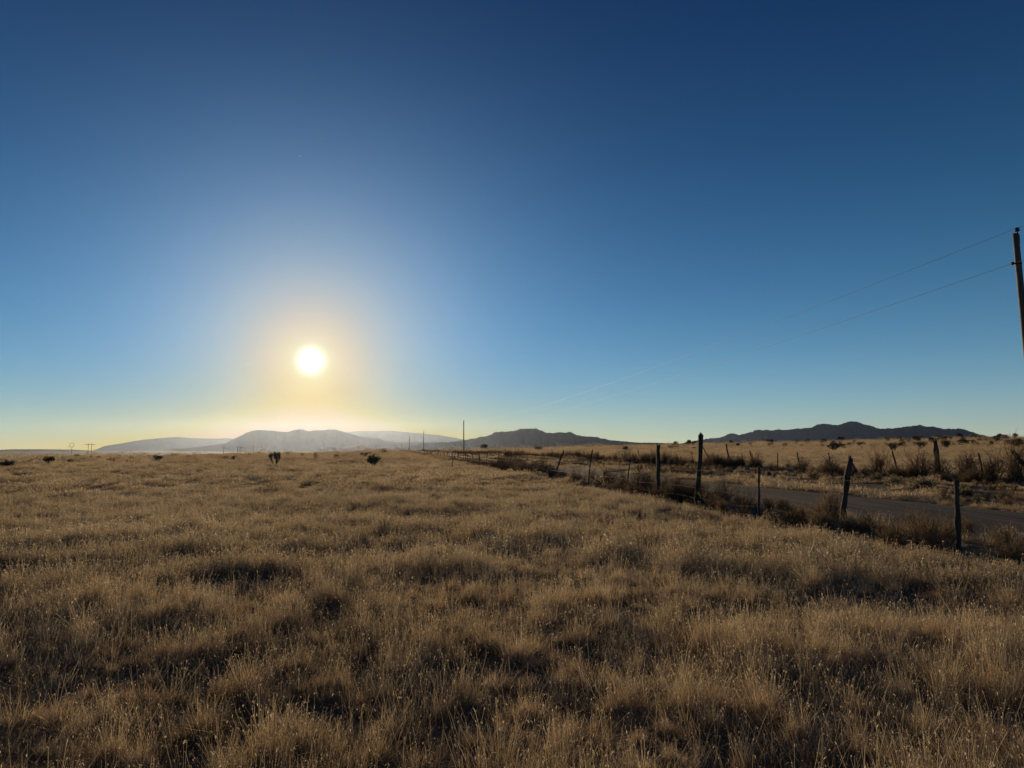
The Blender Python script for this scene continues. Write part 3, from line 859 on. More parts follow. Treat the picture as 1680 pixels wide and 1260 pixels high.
loop_tower(117.5, 727, 735, 1050, 'largest loop headed tower, at the far left of the plain')
loop_tower(367, 731, 736, 1470, 'smaller loop headed tower left of the double pole frame under the mountain')
loop_tower(524.5, 735, 738.5, 2440, 'tiniest loop headed tower, right of the tall cactus')
h_frame(145.2, 150.5, 139.8, 157, 729.3, 726.5, 1050, 'widest double pole frame with a long crossarm, at the far left of the plain')
h_frame(390, 395, 386.3, 399.2, 733.8, 732.5, 1470, 'double pole frame at the foot of the humped mountain, second in size')
h_frame(546, 549.5, 543.5, 551.5, 735.2, 734.5, 2440, 'smallest double pole frame, faint in the haze right of centre of the humped mountain')
mast(141.5, 742, 1050, 0.26, 'short bare pole just left of the widest double pole frame', 'single poles on the distant plain')
mast(154.6, 736.5, 1050, 0.28, 'short bare pole just right of the widest double pole frame', 'single poles on the distant plain')
mast(416, 730.5, 1470, 0.42, 'single straight pole right of the second double pole frame', 'single poles on the distant plain')
mast(617, 730, 900, 0.24, 'single thin pole just above the round cactus near the fence end', 'single poles on the distant plain')
mast(648, 730, 1050, 0.24, 'faint pole left of the receding row, above the end of the road', 'single poles on the distant plain')

# ------------------------------------------------------------------ shrubs and cacti (unit size prototypes, then copies)
def limb(rr, a, p, d, L, r, depth, spread, up, n_child, mi_deep, sides=4):
    """recursive twigs: tubes near the base, ribbons at the ends"""
    seg = 3
    pts = [p]
    for i in range(seg):
        d = (d + Vector((rr.gauss(0, .16), rr.gauss(0, .16), rr.gauss(0, .12) + up))).normalized()
        pts.append(pts[-1] + d * L / seg)
    if depth >= 2:
        a[0].tube(pts, [r, r * 0.85, r * 0.7, r * 0.5], sides, cap=False)
    else:
        sd = Vector((rr.gauss(0, 1), rr.gauss(0, 1), rr.gauss(0, .4))).normalized()
        a[1].ribbon(pts, [r * 2, r * 1.8, r * 1.5, r * 0.8], sd, 0 if rr.random() < mi_deep else 1)
    if depth > 0:
        for _ in range(n_child):
            u = rr.uniform(0.25, 1.0) * seg
            k = min(int(u), seg - 1)
            q = pts[k].lerp(pts[k + 1], u - k)
            nd = (d + Vector((rr.gauss(0, spread), rr.gauss(0, spread), rr.gauss(0, spread * 0.7) + up))).normalized()
            limb(rr, a, q, nd, L * rr.uniform(0.4, 0.7), r * 0.55, depth - 1, spread, up, n_child, mi_deep, sides)

def make_bush(seed, style):
    rr = random.Random(seed)
    a = (MB(), MB())
    if style == 'wispy':      # upright airy dry weed
        for k in range(11):
            an = rr.random() * 6.28; t = rr.uniform(0.05, 0.5)
            limb(rr, a, Vector((math.cos(an) * .05, math.sin(an) * .05, -0.04)), Vector((math.cos(an) * t, math.sin(an) * t, 1)).normalized(), rr.uniform(0.5, 0.75), 0.012, 3, 0.55, 0.10, 6, 0.4)
    elif style == 'tangle':   # rounded tumbleweed
        for k in range(13):
            an = rr.random() * 6.28; t = rr.uniform(0.2, 1.6)
            limb(rr, a, Vector((0, 0, -0.03)), Vector((math.cos(an) * t, math.sin(an) * t, 1)).normalized(), rr.uniform(0.38, 0.55), 0.010, 3, 0.75, 0.02, 5, 0.85)
    elif style == 'dome':     # rabbitbrush: dense dome of fine upright shoots
        for k in range(420):
            an = rr.random() * 6.28; t = math.sqrt(rr.random())
            lump = 1 + 0.22 * math.sin(3 * an + seed) + 0.15 * math.sin(7 * an + 2 * seed)
            e = Vector((math.cos(an) * t * 0.5 * lump, math.sin(an) * t * 0.5 * lump, (0.15 + 0.85 * math.sqrt(max(0, 1 - t * t)) * rr.uniform(0.45, 1.0)) * lump))
            b = Vector((e.x * 0.35, e.y * 0.35, 0))
            m_ = b.lerp(e, 0.55) + Vector((rr.gauss(0, .03), rr.gauss(0, .03), 0))
            sd = Vector((rr.gauss(0, 1), rr.gauss(0, 1), 0)).normalized()
            a[1].ribbon([b, m_, e], [0.012, 0.016, 0.02], sd, 0)
            tp = e + Vector((rr.gauss(0, .03), rr.gauss(0, .03), 0.05))
            a[1].ribbon([e, tp], [0.03, 0.02], sd, 1)
        for k in range(8):
            an = rr.random() * 6.28
            a[0].tube([(0, 0, -0.05), (math.cos(an) * 0.12, math.sin(an) * 0.12, 0.25)], [0.02, 0.01], 5, cap=False)
    return a

def make_juniper(seed, flat=1.0):
    rr = random.Random(seed)
    tk, cr = MB(), MB()
    for k in range(4):
        an = rr.random() * 6.28
        tk.tube([(0, 0, -0.1), (math.cos(an) * .1, math.sin(an) * .1, 0.25), (math.cos(an) * .25, math.sin(an) * .25, 0.6)], [0.05, 0.035, 0.015], 6)
    lumps = [(rr.uniform(-.3, .3), rr.uniform(-.3, .3), rr.uniform(0.25, 0.75), rr.uniform(0.16, 0.28)) for _ in range(11)]
    for (lx, ly, lz, lr) in lumps:
        for _ in range(110):
            d = Vector((rr.gauss(0, 1), rr.gauss(0, 1), rr.gauss(0, 1))).normalized() * lr * rr.uniform(0.5, 1.08)
            p = Vector((lx, ly, lz)) + d
            if p.z < 0.02: continue
            u = Vector((rr.gauss(0, 1), rr.gauss(0, 1), rr.gauss(0, 1))).normalized(); v = u.orthogonal().normalized()
            q = rr.uniform(0.02, 0.045)
            cr.add([p - u * q, p + v * q * 0.7, p + u * q * 1.3, p - v * q * 0.7], [(0, 1, 2, 3)])
    return tk, cr

def make_cholla(seed, spread, levels=4):
    rr = random.Random(seed)
    tk, cr, fr = MB(), MB(), MB()
    def joint(p, d, L, r, lev):
        pts = [p, p + d * L * 0.5 + Vector((rr.gauss(0, .01), rr.gauss(0, .01), 0)), p + d * L]
        (tk if lev == levels else cr).tube(pts, [r * 0.8, r, r * 0.75], 7, rough=0.12, seed=rr.randint(0, 9999))
        if lev < levels:
            for _ in range(20):          # spines along the joint
                u = rr.random(); q = pts[0].lerp(pts[2], u)
                v = Vector((rr.gauss(0, 1), rr.gauss(0, 1), rr.gauss(0, 1))); v = (v - d * v.dot(d)).normalized()
                cr.ribbon([q + v * r * 0.8, q + v * (r + 0.035)], [0.007, 0.004], d, 1)
        e = pts[2]
        if lev > 0:
            for _ in range(rr.choice((2, 3, 3))):
                nd = (d * 0.55 + Vector((rr.gauss(0, spread), rr.gauss(0, spread), abs(rr.gauss(0.45, 0.3))))).normalized()
                joint(e - d * L * rr.uniform(0, 0.35), nd, L * rr.uniform(0.7, 0.95), r * 0.82, lev - 1)
        else:
            for _ in range(2):
                o = e + Vector((rr.gauss(0, .012), rr.gauss(0, .012), 0.008))
                fr.tube([o, o + Vector((0, 0, 0.02)), o + Vector((0, 0, 0.035))], [0.008, 0.014, 0.009], 6)
    for k in range(3):
        an = k * 2.1 + rr.random()
        joint(Vector((math.cos(an) * 0.03, math.sin(an) * 0.03, -0.05)), Vector((math.cos(an) * 0.35, math.sin(an) * 0.35, 1)).normalized(), 0.27, 0.030, levels)
    return tk, cr, fr

def normalise(mbs):
    v = [p for mb in mbs for p in mb.v]
    xs, ys, zs = zip(*v)
    w = np.percentile(np.hypot(xs, ys), 97) * 2; h = np.percentile(zs, 99.3)
    for mb in mbs:
        mb.v = [(x / w, y / w, z / h) for x, y, z in mb.v]

bush_meshes = {}
for style, mats, n in (('wispy', (M['twig'], M['twig_tan']), 4), ('tangle', (M['twig'], M['twig_tan']), 4), ('dome', (M['twig_green'], M['tip']), 3)):
    lst = []
    for i in range(n):
        a = make_bush(300 + i + 10 * len(bush_meshes), style); normalise(a)
        lst.append([('stems', a[0].mesh('stems', M['bark'])), ('twigs', a[1].mesh('twigs', mats))])
    bush_meshes[style] = lst
lst = []
for i in range(4):
    a = make_juniper(400 + i); normalise(a)
    lst.append([('trunk', a[0].mesh('trunk', M['bark'])), ('crown', a[1].mesh('crown', M['leaf']))])
bush_meshes['juniper'] = lst
lst = []
for i, (sp, lv) in enumerate(((0.45, 4), (0.6, 4), (0.85, 4), (0.5, 3))):
    a = make_cholla(500 + i, sp, lv); normalise(a)
    lst.append([('trunk', a[0].mesh('trunk', M['cactus'])), ('joints', a[1].mesh('joints', (M['cactus'], M['spine'])))])
bush_meshes['cholla'] = lst

NAMES = {'wispy': ('dry_bush', 'bush'), 'tangle': ('tumbleweed', 'bush'), 'dome': ('rabbitbrush', 'bush'), 'juniper': ('juniper_bush', 'bush'), 'cholla': ('cholla_cactus', 'cactus')}
rb = random.Random(11)
def plant(style, x, y, w, h, label, group, var=None, sink=0.04, parts=True):
    name, cat = NAMES[style]
    root = empty(name, (x, y, hgt(x, y) - sink * h), label, cat, group)
    root.rotation_euler = (0, 0, rb.uniform(0, 6.28)); root.scale = (w, w, h)
    v = bush_meshes[style][(rb.randrange(99) if var is None else var) % len(bush_meshes[style])]
    for nm, me in v:
        o = bpy.data.objects.new(nm, me); C.objects.link(o); o.parent = root
    return root

def plant_px(style, px, py, wpx, hpx, label, group, var=None):
    g = ground_at(px, py)
    while g is None or g[1] > 1300:
        py += 0.5; g = ground_at(px, py)
    Z = g[1]
    k = Z / F
    return plant(style, g[0], g[1], wpx * k, hpx * k, label, group, var)

def plant_line(style, px, s, wpx, hpx, label, group, var=None):
    x, y = on_line(px, s); k = y / F
    return plant(style, x, y, wpx * k, hpx * k, label, group, var)

G1 = 'cacti and bushes in the open grass field'
for a in [
    ('cholla', 11, 769, 27, 15, 'low spiky cactus cut by the left edge of the photo', 2),
    ('juniper', 80, 765, 19, 17, 'dense dark bush second from the left edge, with a bump on top', 0),
    ('dome', 129, 763, 8, 7, 'small brown bush below the widest double pole frame', 0),
    ('cholla', 182, 760, 16, 10, 'low dark spiky bush right of the double pole frame', 2),
    ('dome', 208, 760, 6, 7, 'small twig bush between two spiky cacti at left', 1),
    ('cholla', 257, 760, 19, 14, 'spiky cactus at the foot of the pale ridge, left third', 1),
    ('dome', 281, 752, 5, 4, 'tiny bush just right of the left spiky cactus', 2),
    ('dome', 370, 755, 18, 8, 'flat grey bush under the smaller loop headed tower', 0),
    ('dome', 386, 753, 11, 7, 'small green brown bush under the second double pole frame', 1),
    ('juniper', 401, 750, 7, 5, 'small dark bush right of the second double pole frame', 2),
    ('juniper', 121.5, 750, 7, 4, 'tiny dark bush beside the base of the largest loop tower', 1),
    ('juniper', 426, 744, 6, 5, 'tiny dark bush on the crest right of the single straight pole', 3),
    ('cholla', 451, 767, 20, 29, 'tallest tree cactus with an upright crown in the middle distance', 3),
    ('cholla', 519, 755, 12, 13, 'pale open cactus right of the tallest one', 3),
    ('cholla', 552, 756, 12, 11, 'short cactus tilting right, below the smallest double pole frame', 1),
    ('cholla', 613, 767, 25, 23, 'round bushy cactus nearest to the fence end', 2),
    ('cholla', 600, 754, 10, 13, 'thin leggy cactus peeking out left behind the round one', 3),
]:
    plant_px(*a[:6], G1, a[6])

G2 = 'dark bushes in the golden field beyond the far fence'
for a in [
    ('juniper', 793, 737.5, 14, 8, 'reddish dark bush just right of the slender pole', 1),
    ('juniper', 884, 739.5, 17, 6, 'low flat dark bush below the flat topped mountain', 2),
    ('juniper', 972, 731, 8, 4, 'tiny bush on the skyline at the right foot of the flat topped mountain', 0),
    ('juniper', 1027, 741.5, 12, 8, 'dark round bush left of the thick square topped post', 0),
    ('juniper', 1100, 737.5, 12, 6, 'low dark bush between the two thick near posts', 1),
    ('juniper', 1111, 734.5, 9, 5, 'dark bush behind the low one between the thick near posts', 2),
    ('juniper', 1123, 734, 7, 4, 'small dark bush just left of the tallest near post', 3),
    ('juniper', 1139, 738, 8, 4, 'small flat bush touching the tallest near post', 0),
    ('cholla', 1369, 742, 21, 16, 'leggy wide topped bush above the bowed post, casting a long shadow', 2),
    ('juniper', 1381, 735.5, 17, 7, 'dark bush behind the leggy wide topped one', 3),
    ('juniper', 1350, 734.5, 8, 5, 'small round bush left of the leggy wide topped one', 0),
    ('juniper', 1417, 732.5, 11, 7, 'dark bush under the highest peak of the blue range', 2),
    ('cholla', 1467, 742, 18, 14, 'spiky pale rimmed cactus above a thin far fence post', 1),
    ('juniper', 1482, 735.5, 16, 8, 'dark bush right behind the spiky pale rimmed cactus', 1),
    ('cholla', 1510, 738, 15, 12, 'open grey cactus left of the thickest far post', 0),
    ('juniper', 1552, 737.5, 20, 13, 'dense rounded bush just right of the thickest far post', 0),
    ('juniper', 1577, 731.5, 24, 9, 'broad dark bush up the slope right of the thickest far post', 3),
    ('juniper', 1599, 731, 9, 8, 'upright dark bush next to the broad one up the slope', 1),
    ('dome', 1622, 736.5, 10, 7, 'small pale bush right of the thin slanting far post', 2),
    ('juniper', 1636, 729.5, 13, 8, 'dark bush left of the big clump at the right edge', 2),
    ('juniper', 1655, 732, 13, 9, 'dark bush touching the big clump at the right edge', 3),
    ('juniper', 1668, 735, 19, 13, 'big dark clump nearest to the right edge of the photo', 1),
]:
    plant_px(a[0], a[1], a[2], a[3] * 1.05, a[4] * 1.22, a[5], G2, a[6])
rj = random.Random(23)
G3 = 'tiny bushes dotting the far right slope'
for k in range(95):
    px = 1000 + 700 * math.sqrt(rj.random())
    cy = np.interp(px, [1000, 1120, 1340, 1560, 1680, 1720], [733, 730, 725.5, 720, 718, 717.5])
    py = cy + 0.6 + rj.random() ** 1.8 * (13 if px > 1300 else 7)
    g = ground_at(px, py)
    if g is None or g[1] > 1000: continue
    q = g[1] / F
    w_ = rj.uniform(4.0, 13.0)
    plant('juniper', g[0], g[1], w_ * q, w_ * rj.uniform(0.55, 0.85) * q + 0.15, 'tiny dark bush among the many on the far slope under the blue range', G3)

G7 = 'tiny bushes scattered on the left grass edge'
for k in range(44):
    px = rj.uniform(5, 640)
    py = np.interp(px, [0, 160, 300, 420, 640], [753, 752.5, 750, 746, 741.5]) + rj.random() ** 1.4 * 9
    g = ground_at(px, py)
    if g is None or g[1] > 900: continue
    q = g[1] / F; w_ = rj.uniform(4.0, 10.0)
    plant('juniper', g[0], g[1], w_ * q, w_ * rj.uniform(0.45, 0.75) * q + 0.2, 'tiny dark bush scattered along the left half of the grass skyline', G7)

G4 = 'dry bushes along the near fence'
for a in [
    ('wispy', 1516, 8.5, 105, 78, 'large airy tan bush between the two right hand near posts', 0),
    ('wispy', 1548, 9.3, 62, 62, 'airy dark bush just left of the slim post with the forked twig', 1),
    ('wispy', 1362, 9.3, 52, 76, 'tall pale topped weed just left of the bowed post', 2),
    ('tangle', 1300, 8.6, 100, 38, 'low black heap of weeds between the thin stake and the bowed post', 0),
    ('wispy', 1420, 9.1, 62, 36, 'low dry weed right of the bowed post', 3),
    ('tangle', 1222, 9.0, 62, 54, 'brown bush left of the thin short stake', 1),
    ('wispy', 1182, 9.2, 60, 56, 'reddish airy bush right of the tallest near post', 3),
    ('tangle', 1113, 9.0, 52, 44, 'dark bush between the two thick near posts', 2),
    ('tangle', 1050, 9.2, 62, 56, 'dark green brown bush left of the thick square topped post', 3),
    ('tangle', 995, 9.0, 62, 44, 'brown bush around the thin rusty rod', 0),
    ('tangle', 945, 9.0, 46, 32, 'dark bush right of the far tilted near post', 1),
    ('tangle', 893, 9.1, 52, 34, 'dark bush at the foot of the far tilted near post', 2),
    ('dome', 1262, 8.4, 34, 22, 'low pale grass bush at the foot of the thin stake', 0),
]:
    plant_line(a[0], a[1], a[2], a[3], a[4], a[5], G4, a[6])
G5 = 'dry bushes along the far fence'
for a in [
    ('wispy', 1668, 26.0, 66, 84, 'largest dark bush of the far fence, at the right edge', 0),
    ('wispy', 1630, 26.3, 60, 62, 'brown bush left of the largest one at the right edge', 1),
    ('wispy', 1592, 26.2, 60, 56, 'airy tan bush around the thin slanting far post', 2),
    ('tangle', 1545, 26.0, 56, 50, 'black bush at the foot of the thickest far post', 0),
    ('wispy', 1515, 26.2, 52, 58, 'golden topped bush left of the thickest far post', 3),
    ('tangle', 1487, 26.0, 42, 34, 'dark bush right of a thin far post, beside the golden topped one', 1),
    ('wispy', 1444, 26.3, 42, 56, 'airy upright bush between two thin far posts', 1),
    ('tangle', 1362, 26.2, 46, 34, 'dark weed heap above the road behind the bowed post', 2),
    ('tangle', 1316, 26.2, 40, 30, 'dark weed heap above the road, middle right', 3),
    ('wispy', 1238, 26.2, 34, 32, 'brown weed at the foot of a leaning far post over the thin stake', 0),
    ('tangle', 1166, 26.2, 36, 22, 'dark weed at the foot of the steeply slanted far post', 1),
    ('wispy', 1090, 26.2, 26, 26, 'dark upright weed just right of the thick square topped post', 2),
    ('tangle', 1025, 26.2, 26, 26, 'dark round weed behind the thin rusty rod', 3),
]:
    plant_line(a[0], a[1], a[2], a[3], a[4], a[5], G5, a[6])
G6 = 'low rabbitbrush on the road verge'
for a in [
    ('dome', 1130, 23.0, 17, 10, 'small yellowish bush beyond the road right of the tallest near post', 1),
    ('dome', 1466, 21.0, 36, 18, 'low grey bush on the verge right of the bowed post', 0),
    ('dome', 1438, 22.5, 26, 16, 'brownish round bush on the verge behind the low grey one', 2),
    ('dome', 1515, 20.8, 44, 20, 'dark grey bush on the verge under the thickest far post', 1),
    ('dome', 1335, 22.0, 26, 15, 'pale tufted bush on the verge left of the bowed post', 2),
    ('dome', 1585, 20.0, 30, 14, 'brown low bush on the verge behind the slim near post', 0),
    ('dome', 945, 6.9, 17, 10, 'round pale bush on the field side of the near fence, right one of a pair', 2),
    ('dome', 925, 7.0, 15, 9, 'round pale bush on the field side of the near fence, left one of a pair', 0),
]:
    plant_line(a[0], a[1], a[2], a[3], a[4], a[5], G6, a[6])

# the dense continuous tangle of dead weeds along both fence rows: one uncountable mass
weed_col = bpy.data.collections.new('weed_prototypes')
wi = 0
for style, kinds in (('tangle', (0, 1, 2, 3)), ('wispy', (0, 1, 2, 3)), ('dome', (0, 1, 2))):
    for k in kinds:
        # join the two meshes of the prototype into one unlinked instance source
        mb_me = bpy.data.meshes.new('weed')
        import bmesh
        bm = bmesh.new()
        mats = []
        for nm, me in bush_meshes[style][k]:
            off = len(mats)
            n0 = len(bm.faces)
            bm.from_mesh(me)
            bm.faces.ensure_lookup_table()
            for f in bm.faces[n0:]: f.material_index += off
            mats += list(me.materials)
        bm.to_mesh(mb_me); bm.free()
        for m_ in mats: mb_me.materials.append(m_)
        o = bpy.data.objects.new('weed_%02d' % wi, mb_me); weed_col.objects.link(o); wi += 1
WP, WR, WS, WI = [], [], [], []
rw = random.Random(61)
def weeds(s0, s1, t0, t1, per_m, smin, smax, kinds, dens):
    n = int((t1 - t0) * per_m)
    for _ in range(n):
        t = rw.uniform(t0, t1); s = rw.uniform(s0, s1)
        x, y = NX * s + UX * t, NY * s + UY * t
        if rw.random() > dens(t, s): continue
        z = hgt(x, y)
        WP.append((x, y, z - 0.02)); WR.append((rw.gauss(0, .08), rw.gauss(0, .08), rw.uniform(0, 6.28)))
        WS.append(rw.uniform(smin, smax) * (0.75 + 0.9 * (0.5 + float(vnoise(t / 9.0, s / 2.0, 72))))); WI.append(rw.choice(kinds))
patchy = lambda t, s: float(np.clip(0.55 + 1.3 * vnoise(t / 5.0, s / 2.5, 71), 0.15, 1))
weeds(8.0, 10.7, 22, 60, 7.0, 0.3, 0.85, (0, 1, 2, 3, 0, 1, 4, 5), patchy)
weeds(8.2, 10.8, 8, 24, 5.0, 0.18, 0.5, (4, 5, 6, 7, 4, 6, 0, 2), patchy)
weeds(7.6, 10.9, 50, 620, 7.0, 0.3, 0.75, (0, 1, 2, 3, 4, 5), lambda t, s: float(np.clip(0.6 + 1.3 * vnoise(t / 8.0, 2.2, 73), 0.1, 1)))
weeds(25.0, 27.8, 20, 75, 7.0, 0.4, 1.0, (0, 1, 2, 3, 4, 5, 6), patchy)
weeds(24.8, 28.0, 70, 620, 5.5, 0.35, 1.0, (0, 1, 2, 3, 5, 6), lambda t, s: float(np.clip(0.6 + 1.3 * vnoise(t / 8.0, 5.2, 74), 0.1, 1)))
weeds(17.2, 25.8, 14, 200, 22.0, 0.10, 0.36, (0, 1, 2, 3, 4, 5, 6, 7, 9), patchy)
weeds(16.9, 25.6, 180, 400, 1.6, 0.4, 0.8, (0, 1, 2, 3), lambda t, s: 0.6)
weeds(29, 170, 10, 420, 3.0, 0.25, 0.7, (0, 1, 2, 3, 9), lambda t, s: float(np.clip(0.3 + 2.2 * vnoise(t / 40.0, s / 16.0, 75), 0, 1)))
weed = instancer('dead_weeds', np.array(WP), np.array(WR), np.array(WS), np.array(WI), weed_col)
tag(weed, 'dense dark tangle of dead weeds banked along both fence rows', 'weeds', kind='stuff')

# ------------------------------------------------------------------ in the sky
d = ray(492.5, 256.3)
pos = Vector(d * 12000) + Vector((0, 0, EYE))
root = empty('aircraft', pos, 'tiny pale speck of an aircraft high in the blue above the sun', 'aircraft')
root.rotation_euler = (0, 0, R(140))
mb = MB(); mb.tube([(-19, 0, 0), (-16, 0, 0), (-8, 0, 0), (12, 0, 0), (17, 0, -0.3), (20, 0, -0.8)], [0.5, 1.2, 2.0, 2.0, 1.4, 0.2], 12); mb.build('fuselage', M['aircraft'], root, smooth=True)
for sgn in (-1, 1):
    mb = MB(); mb.add([(3, sgn * 1.5, -0.6), (-3, sgn * 1.5, -0.6), (-8, sgn * 18, 0.6), (-6, sgn * 18, 0.6), (3, sgn * 1.5, 0), (-3, sgn * 1.5, 0), (-8, sgn * 18, 0.9), (-6, sgn * 18, 0.9)],
                      [(0, 1, 2, 3), (4, 7, 6, 5), (0, 4, 5, 1), (1, 5, 6, 2), (2, 6, 7, 3), (3, 7, 4, 0)]); mb.build('wing', M['aircraft'], root)
mb = MB(); mb.add([(-14, -0.2, 1), (-19, -0.2, 1), (-21, -0.2, 7), (-18.5, -0.2, 7), (-14, 0.2, 1), (-19, 0.2, 1), (-21, 0.2, 7), (-18.5, 0.2, 7)],
                  [(0, 1, 2, 3), (4, 7, 6, 5), (0, 4, 5, 1), (1, 5, 6, 2), (2, 6, 7, 3), (3, 7, 4, 0)]); mb.build('tail_fin', M['aircraft'], root)
a, b = Vector(ray(400, 596.5) * 42000), Vector(ray(417, 597.2) * 42000)
mid = (a + b) / 2
mb = MB(); mb.tube([(a - mid) + (b - a) * k / 8 + Vector((0, 0, 3 * math.sin(k))) for k in range(9)], [6, 16, 22, 24, 25, 24, 22, 20, 9], 8)
M['vapour'] = bpy.data.materials.new('ice_vapour'); M['vapour'].use_nodes = True
nt = M['vapour'].node_tree; nt.nodes.clear()
out = node(nt, 'ShaderNodeOutputMaterial'); pv = node(nt, 'ShaderNodeVolumePrincipled')
pv.inputs['Density'].default_value = 0.0022; pv.inputs['Color'].default_value = (1, 1, 1, 1); pv.inputs['Anisotropy'].default_value = 0.5
nt.links.new(pv.outputs[0], out.inputs['Volume'])
q = mb.build('contrail', M['vapour'], smooth=True); q.location = mid
tag(q, 'short faint pale vapour streak just left of the sun', 'contrail')

# ------------------------------------------------------------------ world, sun, camera
def build_world():
    w = bpy.data.worlds.new('World'); SC.world = w; w.use_nodes = True
    nt = w.node_tree; nt.nodes.clear()
    out = node(nt, 'ShaderNodeOutputWorld'); bg = node(nt, 'ShaderNodeBackground'); bg.inputs['Strength'].default_value = SKY
    sky = node(nt, 'ShaderNodeTexSky', sky_type='NISHITA'); sky.sun_disc = False
    sky.sun_elevation = SUN_EL; sky.sun_rotation = SUN_AZ
    sky.altitude = 1900; sky.air_density = AIR; sky.dust_density = DUST; sky.ozone_density = OZONE
    tc = node(nt, 'ShaderNodeTexCoord')
    dot = node(nt, 'ShaderNodeVectorMath', operation='DOT_PRODUCT'); dot.inputs[1].default_value = tuple(SUN_DIR)
    nrm = node(nt, 'ShaderNodeVectorMath', operation='NORMALIZE')
    nt.links.new(tc.outputs['Generated'], nrm.inputs[0]); nt.links.new(nrm.outputs[0], dot.inputs[0])
    ac = node(nt, 'ShaderNodeMath', operation='ARCCOSINE'); nt.links.new(dot.outputs['Value'], ac.inputs[0])
    deg = node(nt, 'ShaderNodeMath', operation='MULTIPLY'); deg.inputs[1].default_value = 180 / math.pi
    nt.links.new(ac.outputs[0], deg.inputs[0])
    # tone of this clear desert sky: contrast per channel, then the aureole round the sun and the pale band near the horizon
    sx = node(nt, 'ShaderNodeSeparateColor'); nt.links.new(sky.outputs[0], sx.inputs[0])
    el = node(nt, 'ShaderNodeSeparateXYZ'); nt.links.new(nrm.outputs[0], el.inputs[0])
    az = node(nt, 'ShaderNodeMath', operation='ARCSINE'); nt.links.new(el.outputs['Z'], az.inputs[0])
    ed = node(nt, 'ShaderNodeMath', operation='MULTIPLY'); ed.inputs[1].default_value = 180 / math.pi; nt.links.new(az.outputs[0], ed.inputs[0])
    em = node(nt, 'ShaderNodeMath', operation='MAXIMUM'); em.inputs[1].default_value = 0; nt.links.new(ed.outputs[0], em.inputs[0])
    def falloff(src, width, power):
        q = node(nt, 'ShaderNodeMath', operation='DIVIDE'); q.inputs[1].default_value = width; nt.links.new(src, q.inputs[0])
        p2 = node(nt, 'ShaderNodeMath', operation='POWER'); p2.inputs[1].default_value = power; nt.links.new(q.outputs[0], p2.inputs[0])
        ng = node(nt, 'ShaderNodeMath', operation='MULTIPLY'); ng.inputs[1].default_value = -1; nt.links.new(p2.outputs[0], ng.inputs[0])
        ex = node(nt, 'ShaderNodeMath', operation='EXPONENT'); nt.links.new(ng.outputs[0], ex.inputs[0])
        return ex.outputs[0]
    terms = [(falloff(deg.outputs[0], w_, 1.5), c_) for w_, c_ in AUREOLE] + [(falloff(em.outputs[0], w_, 1.0), c_) for w_, c_ in HORIZON] \
        + [(falloff(deg.outputs[0], SUN_DISC[0], 2.4), SUN_DISC[1])]
    low = node(nt, 'ShaderNodeMath', operation='MULTIPLY')
    nt.links.new(falloff(deg.outputs[0], SUNSET[0], 1.5), low.inputs[0]); nt.links.new(falloff(em.outputs[0], SUNSET[1], 1.0), low.inputs[1])
    terms.append((low.outputs[0], SUNSET[2]))
    cc = node(nt, 'ShaderNodeCombineColor')
    for ch in range(3):
        a1 = node(nt, 'ShaderNodeMath', operation='MULTIPLY'); a1.inputs[1].default_value = 0.1; nt.links.new(sx.outputs[ch], a1.inputs[0])
        a2 = node(nt, 'ShaderNodeMath', operation='POWER'); a2.inputs[1].default_value = SKY_GAMMA[ch]; nt.links.new(a1.outputs[0], a2.inputs[0])
        a3 = node(nt, 'ShaderNodeMath', operation='MULTIPLY'); a3.inputs[1].default_value = SKY_GAIN[ch]; nt.links.new(a2.outputs[0], a3.inputs[0])
        prev = a3.outputs[0]
        for src, c_ in terms:
            k = node(nt, 'ShaderNodeMath', operation='MULTIPLY_ADD'); k.inputs[1].default_value = c_[ch]
            nt.links.new(src, k.inputs[0]); nt.links.new(prev, k.inputs[2]); prev = k.outputs[0]
        mx = node(nt, 'ShaderNodeMath', operation='MAXIMUM'); mx.inputs[1].default_value = 0.004; nt.links.new(prev, mx.inputs[0])
        k = node(nt, 'ShaderNodeMath', operation='DIVIDE'); k.inputs[1].default_value = SKY; nt.links.new(mx.outputs[0], k.inputs[0])
        nt.links.new(k.outputs[0], cc.inputs[ch])
    prev = cc.outputs[0]
    nt.links.new(prev, bg.inputs[0]); nt.links.new(bg.outputs[0], out.inputs[0])

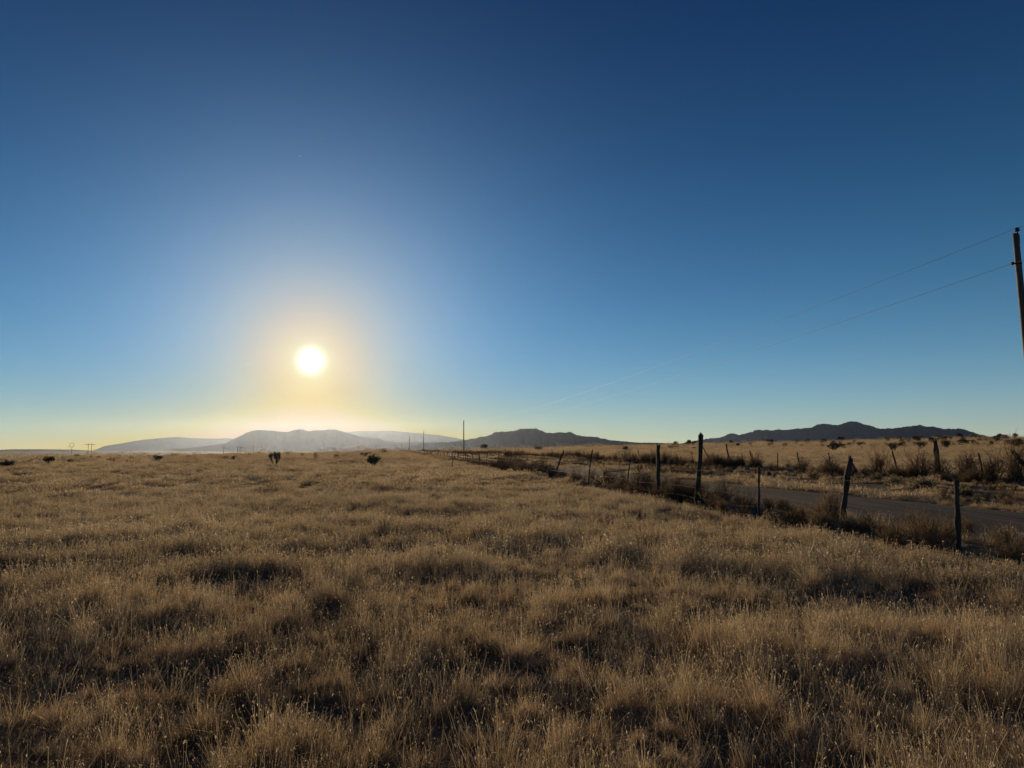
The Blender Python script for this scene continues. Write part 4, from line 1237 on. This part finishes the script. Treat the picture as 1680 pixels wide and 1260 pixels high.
SKY, AIR, DUST, OZONE = 0.1, 1.0, 0.1, 2.0
SKY_GAMMA, SKY_GAIN = (1.6, 1.4, 1.3), (0.25, 0.42, 0.72)
AUREOLE = [(1.6, (-0.106, 0.321, 0.335)), (3.5, (0.424, 0.006, -0.167)), (7.0, (0.327, 0.134, -0.340)),
           (13.0, (0.120, 0.268, 0.525)), (24.0, (-0.010, -0.028, -0.111))]
HORIZON = [(3.0, (0.397, 0.100, -0.051)), (10.0, (0.100, 0.310, 0.315))]
SUNSET = (13.0, 4.0, (-1.080, -1.640, -1.960))
SUN_DISC = (0.72, (2.5, 2.4, 2.2))
SUN_STRENGTH, SUN_COLOR = 4.0, (1.0, 0.75, 0.45)
EXPOSURE = 0.0
HAZE_DENSITY, HAZE_COLOR, HAZE_G = 0.84e-5, (0.43, 0.54, 0.77), 0.80
build_world()

sl = bpy.data.lights.new('sun', 'SUN'); sl.energy = SUN_STRENGTH; sl.angle = R(0.53); sl.color = SUN_COLOR
so = bpy.data.objects.new('sun', sl); C.objects.link(so)
so.rotation_euler = Vector(-SUN_DIR).to_track_quat('-Z', 'Y').to_euler()
so.location = (0, 0, 50)

hz = MB(); hz.box((0, 0, 340), (44000, 44000, 820))
m = bpy.data.materials.new('desert_haze'); m.use_nodes = True; nt = m.node_tree; nt.nodes.clear()
out = node(nt, 'ShaderNodeOutputMaterial'); pv = node(nt, 'ShaderNodeVolumePrincipled')
pv.inputs['Density'].default_value = HAZE_DENSITY; pv.inputs['Color'].default_value = (*HAZE_COLOR, 1); pv.inputs['Anisotropy'].default_value = HAZE_G
nt.links.new(pv.outputs[0], out.inputs['Volume'])
if HAZE_DENSITY:
    tag(hz.build('haze', m), 'thin dry haze over the far plain', 'haze', kind='stuff')

cam = bpy.data.cameras.new('camera'); cam.sensor_width = 36; cam.lens = 36 * F / 1680
cam.clip_start = 0.05; cam.clip_end = 120000
co = bpy.data.objects.new('camera', cam); C.objects.link(co)
co.location = (0, 0, EYE); co.rotation_euler = (math.pi / 2 + PITCH, 0, 0)
SC.camera = co

SC.view_settings.view_transform = 'Standard'; SC.view_settings.look = 'None'
SC.view_settings.exposure = EXPOSURE; SC.view_settings.gamma = 1
SC.cycles.use_denoising = True
SC.cycles.max_bounces = 6; SC.cycles.diffuse_bounces = 4; SC.cycles.transmission_bounces = 4; SC.cycles.volume_bounces = 1
SC.cycles.use_adaptive_sampling = True; SC.cycles.adaptive_threshold = 0.01
